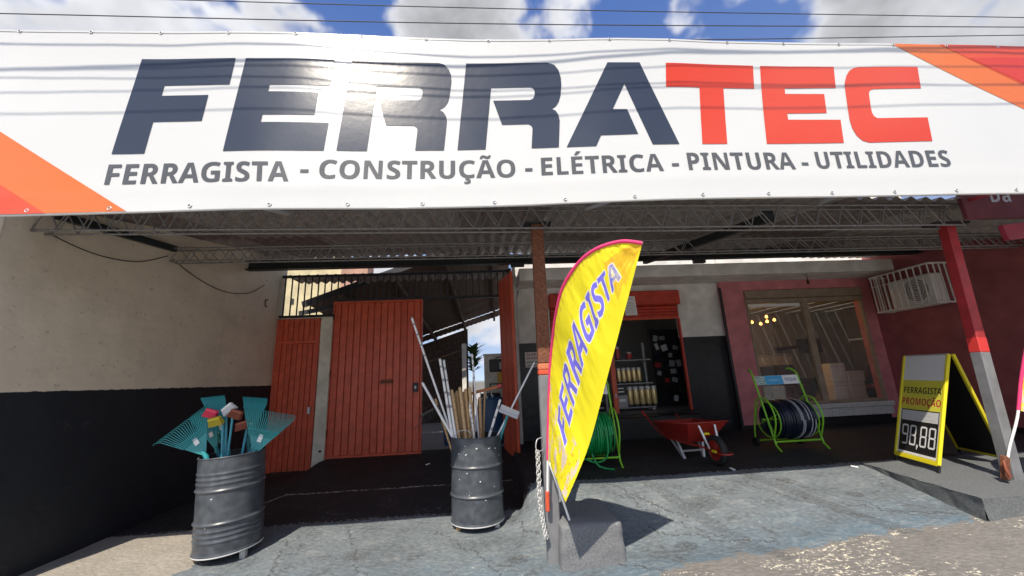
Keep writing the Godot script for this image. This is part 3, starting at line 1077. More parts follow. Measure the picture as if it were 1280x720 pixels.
func shop() -> void:
	var z := -7.8
	var t := thing("shop_building", "cream and black shop front with a red roller shutter opening", "building", V(2.7, 0.4, -8.5))
	var wall := func(x0, x1, y0, y1, m, nm, proud):
		part(nm, G.new().box(V((x0 + x1) / 2, (y0 + y1) / 2, z - 0.075 + proud), V(x1 - x0, y1 - y0, 0.15)), m, t)
	wall.call(0.55, 1.28, 2.3, 4.15, P.white, "wall", 0.0)
	wall.call(0.55, 1.28, 0.2, 2.3, P.dado, "dado", 0.004)
	wall.call(4.03, 4.99, 2.3, 4.15, P.white, "wall", 0.0)
	wall.call(4.03, 4.99, 0.2, 2.3, P.dado, "dado", 0.004)
	wall.call(1.28, 4.03, 3.28, 4.15, P.white, "wall", 0.0)
	wall.call(1.28, 4.03, 0.2, 0.84, P.dado, "dado", 0.004)
	part("side_wall", G.new().box(V(0.62, 2.0, -8.75), V(0.14, 3.7, 1.6)), P.white, t)
	part("jamb_wall", G.new().box(V(0.56, 2.0, -7.62), V(0.06, 3.7, 0.26), Basis(), 0.008), P.white, t)
	part("step", G.new().box(V(2.6, 0.60, -7.58), V(2.75, 0.44, 0.42), Basis(), 0.02), P.black, t)
	# room
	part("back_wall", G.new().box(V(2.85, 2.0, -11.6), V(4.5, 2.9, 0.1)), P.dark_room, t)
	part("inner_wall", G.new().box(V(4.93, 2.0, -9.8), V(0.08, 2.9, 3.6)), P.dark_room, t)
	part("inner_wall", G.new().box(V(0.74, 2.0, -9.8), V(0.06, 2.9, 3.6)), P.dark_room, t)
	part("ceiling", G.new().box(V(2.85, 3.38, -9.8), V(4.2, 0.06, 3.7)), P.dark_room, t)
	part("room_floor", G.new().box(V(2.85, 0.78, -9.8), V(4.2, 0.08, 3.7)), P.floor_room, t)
	# roller shutter
	var s := thing("roller_shutter", "red roller shutter rolled up over the shop opening", "shutter", V(2.65, 2.72, -7.75))
	part("hood", G.new().box(V(2.65, 3.13, -7.72), V(2.76, 0.30, 0.17), Basis(), 0.02), P.red_shutter, s)
	for k in 4:
		part("slat", G.new().tube([V(1.30, 2.945 - k * 0.062, -7.80), V(4.01, 2.945 - k * 0.062, -7.80)], 0.036, 8), P.red_shutter, s)
	part("bottom_rail", G.new().box(V(2.65, 2.715, -7.80), V(2.72, 0.04, 0.05), Basis(), 0.006), P.red_gate, s)
	part("guide_rail", G.new().box(V(4.01, 1.78, -7.80), V(0.04, 1.85, 0.07), Basis(), 0.006), P.red_shutter, s)
	part("guide_rail", G.new().box(V(1.30, 1.78, -7.80), V(0.04, 1.85, 0.07), Basis(), 0.006), P.red_shutter, s)
	var mp := part("middle_post", G.new().box(V(2.50, 1.78, -7.82), V(0.10, 1.86, 0.06), Basis(), 0.008), P.red_gate, s)
	part("bolt", G.new().box(V(2.50, 1.2, -7.785), V(0.03, 0.08, 0.02), Basis(), 0.004), P.steel, mp)
	# notice on the shutter
	var im := text_sign(256, 384, lin(.78, .77, .74), [["AVISO", 40, 70, 34, 176, lin(.3, .3, .3)]])
	for k in 7:
		im.fill_rect(Rect2i(34, 110 + k * 34, 150 + (k * 37) % 40, 8), lin(.42, .42, .42))
	solo("paper_notice", card(V(2.82, 2.77, -7.63), V(3.08, 2.77, -7.63), V(3.06, 3.17, -7.632), V(2.84, 3.17, -7.632), Vector3.BACK), printed(im), "white paper notice hanging on the red roller shutter", "notice")
	# small red and white sign on the black wall
	im = text_sign(512, 400, lin(.70, .68, .64), [["ALARME", 40, 92, 62, 430, lin(.35, .03, .03)], ["24 HORAS", 40, 190, 62, 430, lin(.35, .03, .03)], ["MONITORADO", 40, 292, 50, 430, lin(.06, .06, .06)]])
	im.fill_rect(Rect2i(30, 330, 452, 46), lin(.35, .34, .33))
	solo("wall_sign", card(V(0.73, 1.82, -7.788), V(1.10, 1.82, -7.788), V(1.10, 2.12, -7.788), V(0.73, 2.12, -7.788), Vector3.BACK), printed(im), "small white and red sign on the black shop wall beside the rusty post", "sign")
	# shelf unit with cans
	var r := thing("display_rack", "grey shop rack with cans inside the shutter opening", "rack", V(3.1, 0.82, -8.55))
	var levels := [0.90, 1.40, 1.90]
	for y in levels:
		part("shelf", G.new().box(V(3.02, y, -8.6), V(1.1, 0.025, 0.34), Basis(), 0.004), P.shelf, r)
	for q in [V(2.5, 0, -8.45), V(2.72, 0, -8.46), V(3.55, 0, -8.75)]:
		part("upright", G.new().box(V(q.x, 1.55, q.z), V(0.05, 1.5, 0.04), Basis(), 0.004), P.shelf, r)
	part("caster", G.new().lathe([Vector2(0, -.02), Vector2(.035, -.02), Vector2(.035, .02), Vector2(0, .02)], Transform3D(Basis(Vector3.RIGHT, PI / 2), V(3.52, 0.86, -8.44)), 12), P.steel, r)
	var can := func(called, label, p, rad, hh, m, grp):
		var c := thing(called, label, "can", p, grp)
		part("body", G.new().lathe([Vector2(0, .0), Vector2(rad, .0), Vector2(rad, hh * .80), Vector2(rad * .8, hh * .86)], Transform3D(Basis(), p), 14), m, c)
		part("cap", G.new().lathe([Vector2(rad * .86, hh * .80), Vector2(rad * .86, hh), Vector2(0, hh)], Transform3D(Basis(), p), 14), P.label, c)
		part("base_band", G.new().lathe([Vector2(rad * 1.03, .0), Vector2(rad * 1.03, hh * .12)], Transform3D(Basis(), p), 14), P.iron, c)
	var ord := ["leftmost", "second from left", "third from left", "fourth from left", "rightmost"]
	for k in 5:
		can.call("spray_can", "gold can with white cap on the lower rack shelf, %s" % ord[k], V(3.05 + k * 0.135, 0.913, -8.52), 0.06, 0.42, P.gold, "gold cans on the lower rack shelf")
	for k in 5:
		can.call("spray_can", "gold can on the middle rack shelf, %s" % ord[k], V(2.86 + k * 0.115, 1.413, -8.56), 0.05, 0.33, P.gold, "gold cans on the middle rack shelf")
	can.call("spray_can", "tall red can on the top rack shelf", V(2.88, 1.913, -8.55), 0.05, 0.3, P.can_red, "")
	can.call("spray_can", "short red can on the top rack shelf, right of the tall one", V(3.14, 1.913, -8.55), 0.06, 0.17, P.can_red, "")
	var bt := thing("box", "grey box on the lower rack shelf left of the gold cans", "box", V(2.84, 0.913, -8.55))
	part("carton", G.new().box(V(2.84, 1.04, -8.55), V(0.24, 0.25, 0.25), Basis(), 0.006), P.shelf, bt)
	part("print", G.new().box(V(2.84, 1.06, -8.423), V(0.14, 0.06, 0.002)), P.label, bt)
	bt = thing("box", "black box stacked above the grey box on the rack", "box", V(2.84, 1.166, -8.55))
	part("carton", G.new().box(V(2.83, 1.27, -8.55), V(0.26, 0.2, 0.25), Basis(), 0.006), P.iron, bt)
	for k in 2:
		part("print", G.new().box(V(2.83, 1.24 + k * 0.07, -8.423), V(0.13, 0.025, 0.002)), P.label, bt)
	# stack of dark packages left of the middle post
	for k in 6:
		var q := thing("paint_pot", "dark pot with pale lid stacked left of the red post, number %s from below" % ["one", "two", "three", "four", "five", "six"][k], "pot", V(2.30, 0.82 + k * 0.145, -8.3), "dark pots stacked left of the middle post")
		part("body", G.new().lathe([Vector2(0, 0), Vector2(.085, 0), Vector2(.09, .115)], Transform3D(Basis(), V(2.30, 0.82 + k * 0.145, -8.3)), 14), P.iron, q)
		part("lid", G.new().lathe([Vector2(.095, .112), Vector2(.095, .14), Vector2(0, .142)], Transform3D(Basis(), V(2.30, 0.82 + k * 0.145, -8.3)), 14), P.hose_pale, q)
	# rack of dark hanging goods
	var hg := thing("hanging_goods", "dark goods hanging on a board at the right of the shop opening", "goods", V(4.35, 0.85, -9.2))
	part("board", G.new().box(V(4.45, 1.75, -9.35), V(0.85, 1.8, 0.03)), P.iron, hg)
	for k in 40:
		var cx := 4.1 + (k % 5) * 0.165 + rng.randf_range(-0.03, 0.03)
		var cy := 1.0 + (k / 5) * 0.2 + rng.randf_range(-0.03, 0.03)
		part("packet", G.new().box(V(cx, cy, -9.28 + rng.randf_range(0, 0.06)), V(rng.randf_range(.08, .14), rng.randf_range(.1, .17), 0.05), Basis(Vector3.BACK, rng.randf_range(-.3, .3)), 0.012), [P.iron, P.shelf, P.panel_black, P.hose_pale, P.hose_dark, P.label, P.can_red][rng.randi() % 7], hg)
	# concrete ledge over both fronts
	var lg := thing("concrete_ledge", "white concrete ledge projecting over the shop and the pink wall", "ledge", V(4.5, 3.43, -7.4))
	part("slab", G.new().box(V(4.48, 3.55, -7.43), V(7.7, 0.24, 0.72), Basis(), 0.012), P.white, lg)

# ------------------------------------------------------------------ pink neighbour with the wide window
func tenant() -> void:
	var t := thing("pink_building", "dusky pink shop front with a wide tan framed window", "building", V(6.6, 0.4, -7.7))
	var z := -7.7
	var wall := func(x0, x1, y0, y1, m, nm, proud):
		part(nm, G.new().box(V((x0 + x1) / 2, (y0 + y1) / 2, z - 0.1 + proud), V(x1 - x0, y1 - y0, 0.2)), m, t)
	wall.call(4.97, 5.46, 0.52, 3.43, P.pink, "wall", 0.0)
	wall.call(8.10, 8.42, 0.52, 3.43, P.pink, "wall", 0.0)
	wall.call(5.46, 8.10, 3.22, 3.43, P.pink, "wall", 0.0)
	wall.call(5.46, 8.10, 0.2, 0.60, P.black, "plinth", 0.004)
	wall.call(4.97, 5.46, 0.2, 0.52, P.black, "plinth", 0.003)
	wall.call(8.10, 8.42, 0.2, 0.52, P.black, "plinth", 0.003)
	wall.call(4.99, 8.42, 3.66, 4.2, P.white, "wall", 0.0)
	part("downpipe", G.new().tube([V(4.93, 0.42, -7.68), V(4.93, 2.05, -7.68), V(4.95, 3.3, -7.69)], 0.028, 8), P.iron, t)
	# sill of white tiles, two courses
	for k in 6:
		part("tile", G.new().box(V(5.46 + 0.44 * (k + 0.5), 0.815, -7.66), V(0.435, 0.09, 0.20), Basis(), 0.006), P.tile, t)
		part("tile", G.new().box(V(5.46 + 0.44 * (k + 0.5), 0.685, -7.675), V(0.435, 0.16, 0.13), Basis(), 0.006), P.tile, t)
	# window
	var w := part("window", G.new().box(V(6.78, 0.89, -7.72), V(2.64, 0.05, 0.08), Basis(), 0.006), P.tan, t)
	part("frame", G.new().box(V(5.485, 1.92, -7.72), V(0.05, 2.05, 0.07), Basis(), 0.006), P.tan, w)
	part("frame", G.new().box(V(8.075, 1.92, -7.72), V(0.05, 2.05, 0.07), Basis(), 0.006), P.tan, w)
	part("mullion", G.new().box(V(6.76, 1.92, -7.70), V(0.13, 2.03, 0.08), Basis(), 0.008), P.tan, w)
	part("roller_box", G.new().box(V(6.78, 3.13, -7.71), V(2.64, 0.18, 0.14), Basis(), 0.012), P.tan, w)
	part("roller_box", G.new().box(V(6.78, 2.985, -7.72), V(2.64, 0.10, 0.11), Basis(), 0.01), P.tan, w)
	part("valance", G.new().box(V(6.10, 2.90, -7.74), V(1.18, 0.06, 0.03)), P.box_white, w)
	part("pane", G.new().box(V(6.10, 1.90, -7.745), V(1.19, 1.96, 0.006)), P.glass, w)
	part("pane", G.new().box(V(7.44, 1.90, -7.735), V(1.23, 1.96, 0.006)), P.glass, w)
	# room behind the window
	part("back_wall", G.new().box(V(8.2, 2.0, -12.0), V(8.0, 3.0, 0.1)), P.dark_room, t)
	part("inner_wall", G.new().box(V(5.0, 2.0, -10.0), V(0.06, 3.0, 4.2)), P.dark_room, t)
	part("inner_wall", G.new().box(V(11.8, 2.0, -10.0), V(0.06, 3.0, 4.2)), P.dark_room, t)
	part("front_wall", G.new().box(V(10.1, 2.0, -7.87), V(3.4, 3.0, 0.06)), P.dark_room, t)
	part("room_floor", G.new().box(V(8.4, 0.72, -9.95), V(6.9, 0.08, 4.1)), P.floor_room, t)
	for k in 20:
		part("ceiling_slat", G.new().box(V(5.05 + 0.34 * (k + 0.5), 3.33 + 0.006 * (k % 2), -9.95), V(0.33, 0.02, 4.1)), P.white, t)
	# pendant bulbs
	var bulb := StandardMaterial3D.new()
	bulb.albedo_color = Color(1, 0.9, 0.6)
	bulb.emission_enabled = true
	bulb.emission = Color(1.0, 0.72, 0.36)
	bulb.emission_energy_multiplier = 2.6
	var names := ["leftmost", "second from left, hanging low", "middle one, hanging high", "middle one, hanging low", "rightmost"]
	var bp := [V(6.829, 2.764, -9.5), V(7.057, 2.714, -9.5), V(7.247, 2.896, -9.5), V(7.243, 2.77, -9.5), V(7.446, 2.805, -9.5)]
	for k in 5:
		var b := thing("pendant_lamp", "small warm bulb inside the left window pane, %s" % names[k], "lamp", bp[k], "pendant bulbs inside the window")
		part("bulb", G.new().lathe([Vector2(0, -.035), Vector2(.025, -.025), Vector2(.035, 0), Vector2(.025, .03), Vector2(.012, .045)], Transform3D(Basis(), bp[k]), 12), bulb, b)
		part("cord", G.new().tube([bp[k] + V(0, .045, 0), V(bp[k].x, 3.32, bp[k].z)], 0.004, 5), P.cable, b)
		var l := OmniLight3D.new()
		l.name = "glow"
		l.light_color = Color(1.0, 0.72, 0.36)
		l.light_energy = 0.05
		l.light_size = 0.035
		l.omni_range = 9.0
		l.omni_attenuation = 2.0
		l.shadow_enabled = true
		l.position = V(0, 0, 0.0)
		b.add_child(l)
	# white boxes stacked at the window
	var q := [[V(8.19, 0.76, -9.0), V(0.36, 0.44, 0.4), "bottom left"], [V(8.60, 0.76, -9.0), V(0.42, 0.44, 0.4), "bottom right"], [V(8.22, 1.20, -9.0), V(0.38, 0.44, 0.4), "upper left, tallest of the pile"], [V(8.64, 1.20, -9.0), V(0.42, 0.24, 0.4), "upper right"]]
	for k in 4:
		var b := thing("white_box", "white box in the pile behind the right window pane, %s" % q[k][2], "box", q[k][0], "white boxes behind the window")
		var c: Vector3 = q[k][0] + V(0, q[k][1].y / 2, 0)
		part("carton", G.new().box(c, q[k][1] - V(0.012, 0.006, 0.01), Basis(), 0.008), P.box_white, b)
		part("seam", G.new().box(c + V(0, q[k][1].y * 0.32, q[k][1].z / 2 - 0.004), V(q[k][1].x - 0.04, 0.008, 0.003)), P.shelf, b)
	var tv := thing("television", "dark screen on the back wall behind the window mullion", "television", V(9.1, 2.0, -10.6))
	part("screen", G.new().box(V(9.2, 2.17, -10.6), V(0.72, 0.40, 0.04), Basis(), 0.006), P.panel_black, tv)
	part("bracket", G.new().box(V(9.2, 2.17, -11.3), V(0.1, 0.1, 1.36)), P.iron, tv)
	# seats
	for k in 2:
		var p := V(6.9 + k * 0.9, 0.76, -9.2 - k * 0.5)
		var c := thing("armchair", ["dark armchair behind the left window pane, nearer the hose reel", "dark armchair behind the window mullion, further back"][k], "armchair", p, "")
		part("seat", G.new().box(p + V(0, 0.25, 0), V(0.62, 0.3, 0.6), Basis(), 0.04), P.iron, c)
		part("backrest", G.new().box(p + V(0, 0.6, -0.28), V(0.62, 0.6, 0.14), Basis(Vector3.RIGHT, -0.15), 0.04), P.iron, c)
		part("armrest", G.new().box(p + V(-0.33, 0.4, 0), V(0.1, 0.3, 0.6), Basis(), 0.03), P.iron, c)
		part("armrest", G.new().box(p + V(0.33, 0.4, 0), V(0.1, 0.3, 0.6), Basis(), 0.03), P.iron, c)
	var cab := thing("counter", "pale low counter deep inside the room behind the left pane", "counter", V(8.0, 0.76, -10.9))
	part("body", G.new().box(V(8.0, 1.35, -11.0), V(1.5, 1.15, 0.5), Basis(), 0.01), P.shelf, cab)
	part("worktop", G.new().box(V(8.0, 1.945, -11.0), V(1.56, 0.03, 0.54), Basis(), 0.006), P.dark_room, cab)
	var pb := thing("backpack", "dark backpack with a red patch beside the white boxes in the window", "bag", V(9.2, 0.76, -9.0))
	part("sack", G.new().lathe([Vector2(0, 0), Vector2(.2, .02), Vector2(.25, .3), Vector2(.2, .62), Vector2(.08, .78), Vector2(0, .8)], Transform3D(Basis(), V(9.2, 0.76, -9.0)), 16), P.iron, pb)
	part("patch", G.new().lathe([Vector2(0.255, .28), Vector2(.255, .36)], Transform3D(Basis(), V(9.2, 0.76, -9.0)), 16), P.can_red, pb)
	# side wall at the right, the pink paint coloured darker for its shade
	var sw := thing("side_wall", "pink side wall at the right end of the porch, coloured darker for its shade", "wall", V(8.45, 0.4, -6.3))
	part("plaster", G.new().box(V(8.45, 2.36, -6.2), V(0.2, 3.7, 3.02)), P.maroon, sw)
	part("dado", G.new().box(V(8.447, 0.35, -6.2), V(0.2, 0.32, 3.03)), P.black, sw)
	# cage and air conditioner
	var cg := thing("wire_cage", "white wire cage fixed high on the right side wall", "cage", V(8.2, 2.6, -6.8))
	var x0 := 7.98
	var x1 := 8.36
	var z0 := -7.32
	var z1 := -6.22
	for y in [2.60, 3.32]:
		for e in [[V(x0, y, z0), V(x0, y, z1)], [V(x0, y, z1), V(x1, y, z1)], [V(x0, y, z0), V(x1, y, z0)]]:
			part("frame_bar", G.new().bar(e[0], e[1], 0.03, 0.03, Vector3.UP), P.white, cg)
	var ub := G.new().box(V(0, 0.5, 0), V(0.016, 1, 0.016)).mesh()
	for k in 10:
		put("bar", ub, P.white, cg, Transform3D(Basis.from_scale(V(1, 0.70, 1)), V(x0, 2.61, z0 + 0.02 + k * (z1 - z0 - 0.04) / 9)))
	for k in 3:
		put("bar", ub, P.white, cg, Transform3D(Basis.from_scale(V(1, 0.70, 1)), V(x0 + 0.1 + k * 0.11, 2.61, z1)))
		put("bar", ub, P.white, cg, Transform3D(Basis.from_scale(V(1, 0.70, 1)), V(x0 + 0.1 + k * 0.11, 2.61, z0)))
	part("rail", G.new().bar(V(x0, 3.12, z0), V(x0, 3.12, z1), 0.016, 0.016, Vector3.UP), P.white, cg)
	for k in 4:
		part("floor_bar", G.new().bar(V(x0 + 0.05 + k * 0.09, 2.6, z0), V(x0 + 0.05 + k * 0.09, 2.6, z1), 0.016, 0.016, Vector3.UP), P.white, cg)
	var ac := thing("air_conditioner", "white outdoor air conditioner unit inside the wire cage", "air conditioner", V(8.22, 2.62, -6.75))
	part("casing", G.new().box(V(8.22, 2.90, -6.72), V(0.24, 0.54, 0.78), Basis(), 0.02), P.box_white, ac)
	var rim := Transform3D(Basis(Vector3.BACK, PI / 2), V(8.098, 2.90, -6.62))
	part("fan_ring", G.new().lathe([Vector2(.21, 0), Vector2(.23, .012), Vector2(.25, 0)], rim, 24), P.box_white, ac)
	part("fan_well", G.new().lathe([Vector2(0, .003), Vector2(.21, .003)], rim, 24), P.shelf, ac)
	for k in 4:
		part("grille_ring", G.new().lathe([Vector2(.04 + k * .045, .006), Vector2(.046 + k * .045, .011), Vector2(.052 + k * .045, .006)], rim, 20), P.box_white, ac)
	# neighbour's fascia at the far right
	var fa := thing("maroon_fascia", "maroon fascia with faded white letters at the right edge, under the banner", "fascia", V(6.6, 3.3, -3.6))
	part("panel", G.new().box(V(6.9, 3.42, -3.68), V(3.1, 0.62, 0.05), Basis(), 0.006), mk(0.17, 0.035, 0.045, 0.7, {"tex": tex.blotch, "scale": 0.8}), fa)
	part("lower_panel", G.new().box(V(6.9, 3.02, -3.50), V(2.9, 0.17, 0.06), Basis(Vector3.BACK, 0.10), 0.01), mk(0.30, 0.025, 0.045, 0.6, {"tex": tex.blotch, "scale": 0.8}), fa)
	var l := letters("Da", true)
	var g := G.new()
	for i in range(0, l[0].size(), 3):
		var p := []
		for k in 3:
			var c: Vector2 = l[0][i + k]
			p.append(V(5.69 + c.x * 0.16, 3.30 + c.y * 0.16, -3.651))
		g.flat(p[0], p[1], p[2], Vector3.BACK)
	part("lettering", g, P.hose_pale, fa)

# ------------------------------------------------------------------ canopy: sheets, trusses, beam
func canopy() -> void:
	var t := thing("canopy_roof", "old corrugated canopy roof over the forecourt", "roof", V(2, 3.5, -5.5))
	var cols := 12
	for k in cols:
		for r in 2:
			var x0 := -4.75 + k * 1.105
			var d0 := 3.66 if r == 0 else 5.5
			var d1 := 5.6 if r == 0 else 7.52
			var lift := (0.0 if r == 0 else 0.012) + 0.006 * (k % 2)
			var tw := rng.randf_range(-0.012, 0.012)
			var g := G.new()
			g.grid(span(x0, x0 + 1.15, 65), span(d0 + rng.randf_range(-0.03, 0.03), d1, 6), func(x, d):
				return V(x, roof_y(x, d) + lift + tw * (x - x0) + 0.027 * cos(x * TAU / 0.177), -d), Vector3.DOWN)
			part("roof_sheet", g, P.roof if (k * 5 + r * 3) % 4 else P.roof2, t)
	lattice("front", V(-4.42, 3.22, -3.83), V(5.45, 3.085, -3.83), 0.245, 0.25, "long lattice truss under the front edge of the canopy, behind the banner")
	lattice("back", V(-4.2, 3.335, -5.2), V(8.35, 3.27, -5.2), 0.18, 0.25, "second lattice truss under the canopy, halfway to the gates")
	var b := thing("canopy_beam", "dark steel beam across the forecourt above the gates and ledge", "beam", V(2.2, 3.6, -6.6))
	part("web", G.new().box(V(2.1, 3.69, -6.6), V(12.5, 0.155, 0.05), Basis(Vector3.BACK, -0.001), 0.004), P.beam, b)
	part("flange", G.new().box(V(2.1, 3.615, -6.56), V(12.5, 0.012, 0.12)), P.beam, b)
	part("flange", G.new().box(V(2.1, 3.765, -6.56), V(12.5, 0.012, 0.12)), P.beam, b)
	part("clip", G.new().box(V(3.9, 3.57, -6.52), V(0.22, 0.10, 0.08), Basis(), 0.006), P.iron, b)
	part("clip", G.new().box(V(0.56, 3.58, -6.52), V(0.24, 0.08, 0.08), Basis(), 0.006), P.iron, b)
	var r1 := thing("rafter", "thick dark steel rafter under the canopy, right of the yellow flag", "rafter", V(3.05, 3.4, -5.2))
	part("channel", G.new().bar(V(3.23, 3.27, -3.93), V(2.88, 3.58, -6.52), 0.085, 0.10, Vector3.RIGHT, 0.006), P.beam, r1)
	part("end_plate", G.new().box(V(3.235, 3.29, -3.90), V(0.13, 0.15, 0.012)), P.iron, r1)
	r1 = thing("rafter", "dark wall rafter along the top of the beige side wall", "rafter", V(-4.25, 3.45, -4.6))
	part("channel", G.new().bar(V(-4.36, 3.44, -3.9), V(-4.19, 3.52, -5.2), 0.06, 0.08, Vector3.RIGHT, 0.006), P.beam, r1)

func lattice(_which: String, a: Vector3, b: Vector3, h: float, pitch: float, label: String) -> void:
	var t := thing("lattice_truss", label, "truss", a.lerp(b, 0.5))
	var up := V(0, h, 0)
	var dz := V(0, 0, 0.055)
	for q in [-dz, dz]:
		part("chord", G.new().tube([a + q, a.lerp(b, 0.5) + q - V(0, 0.006, 0), b + q], 0.011, 6), P.truss, t)
		part("chord", G.new().tube([a + q + up, a.lerp(b, 0.5) + q + up, b + q + up], 0.011, 6), P.truss, t)
	var unit := G.new().tube([V(0, 0, 0), V(0, 1, 0)], 0.0065, 5, false).mesh()
	var n := int((b - a).length() / pitch)
	for k in n:
		var p := a.lerp(b, float(k) / n)
		var q := a.lerp(b, float(k + 1) / n)
		var m := p.lerp(q, 0.38 + rng.randf_range(-0.05, 0.05))
		for s in [-dz, dz]:
			var sh := V(0.07 if s.z < 0 else 0.0, 0, 0)
			put("brace", unit, P.truss, t, between(p + s + sh, m + s + up + sh))
			put("brace", unit, P.truss, t, between(m + s + up + sh, q + s + sh))
	for k in range(0, n, 3):
		var p := a.lerp(b, float(k) / n)
		put("tie", unit, P.truss, t, between(p - dz, p + dz))

# ------------------------------------------------------------------ the big banner
var BU := Vector3.RIGHT
var BV := Vector3(0, cos(deg_to_rad(6.0)), -sin(deg_to_rad(6.0)))
var BN := Vector3(0, sin(deg_to_rad(6.0)), cos(deg_to_rad(6.0)))
var bnoise := FastNoiseLite.new()

func b_off(u: float, v: float) -> float:      # how the vinyl bellies between its fixings
	var w := bnoise.get_noise_2d(u * 1.0, v * 0.35) * 0.010
	w += 0.005 * sin(v * 3.4 + 0.6 * sin(u * 0.7)) + 0.004 * exp(-pow((v - 0.2) / 0.06, 2.0))
	w += 0.042 * (v - 0.925)
	w -= 0.034 * sin((u + 1.25) * 1.25) * smoothstep(3.2, 1.0, absf(u + 0.4))
	return w

func b_pt(u: float, v: float, lift := 0.0) -> Vector3:
	var sag := 0.012 * sin(u * 0.45 + 0.4) + 0.006 * u
	var vv := v + (sag * (1.0 - v / 1.85) if v < 1.0 else sag * (1.0 - v / 1.85) - 0.03 * smoothstep(1.2, 2.6, u) * (v - 1.0) / 0.85)
	return V(0, 3.06, -2.96) + BU * u + BV * vv + BN * (b_off(u, v) + lift)

func b_nrm(u: float, v: float) -> Vector3:
	var e := 0.01
	var du := (b_off(u + e, v) - b_off(u - e, v)) / (2 * e)
	var dv := (b_off(u, v + e) - b_off(u, v - e)) / (2 * e)
	return (BN - BU * du - BV * dv).normalized()

func b_poly(polys: Array, lift: float) -> G:     # polygons in banner coordinates laid on the vinyl, cut into cells so that they follow it
	var g := G.new()
	for poly in polys:
		var lo := Vector2(1e9, 1e9)
		var hi := -lo
		for p in poly:
			lo = lo.min(p); hi = hi.max(p)
		var c := 0.12
		var i := floori(lo.x / c)
		while i * c < hi.x:
			var j := floori(lo.y / c)
			while j * c < hi.y:
				var cell := PackedVector2Array([Vector2(i, j) * c, Vector2(i + 1, j) * c, Vector2(i + 1, j + 1) * c, Vector2(i, j + 1) * c])
				for piece in Geometry2D.intersect_polygons(poly, cell):
					var ix := Geometry2D.triangulate_polygon(piece)
					for k in range(0, ix.size(), 3):
						var q := []
						for e in 3: q.append(piece[ix[k + e]])
						g.tri(b_pt(q[0].x, q[0].y, lift), b_pt(q[1].x, q[1].y, lift), b_pt(q[2].x, q[2].y, lift), b_nrm(q[0].x, q[0].y), b_nrm(q[1].x, q[1].y), b_nrm(q[2].x, q[2].y))
				j += 1
			i += 1
	return g

func b_text(text: String, x0: float, x1: float, base: float, cap: float, lean0 := 0.0, lean1 := 0.0) -> G:
	var l := letters(text, true)
	var k: float = (x1 - x0) / l[1]
	var g := G.new()
	for i in range(0, l[0].size(), 3):
		var q := []
		for e in 3:
			var p: Vector2 = l[0][i + e]
			var u := x0 + p.x * k
			q.append(Vector2(u + p.y * cap * lerpf(lean0, lean1, p.x / l[1]), base + p.y * cap))
		g.tri(b_pt(q[0].x, q[0].y, .004), b_pt(q[1].x, q[1].y, .004), b_pt(q[2].x, q[2].y, .004), b_nrm(q[0].x, q[0].y), b_nrm(q[1].x, q[1].y), b_nrm(q[2].x, q[2].y))
	return g

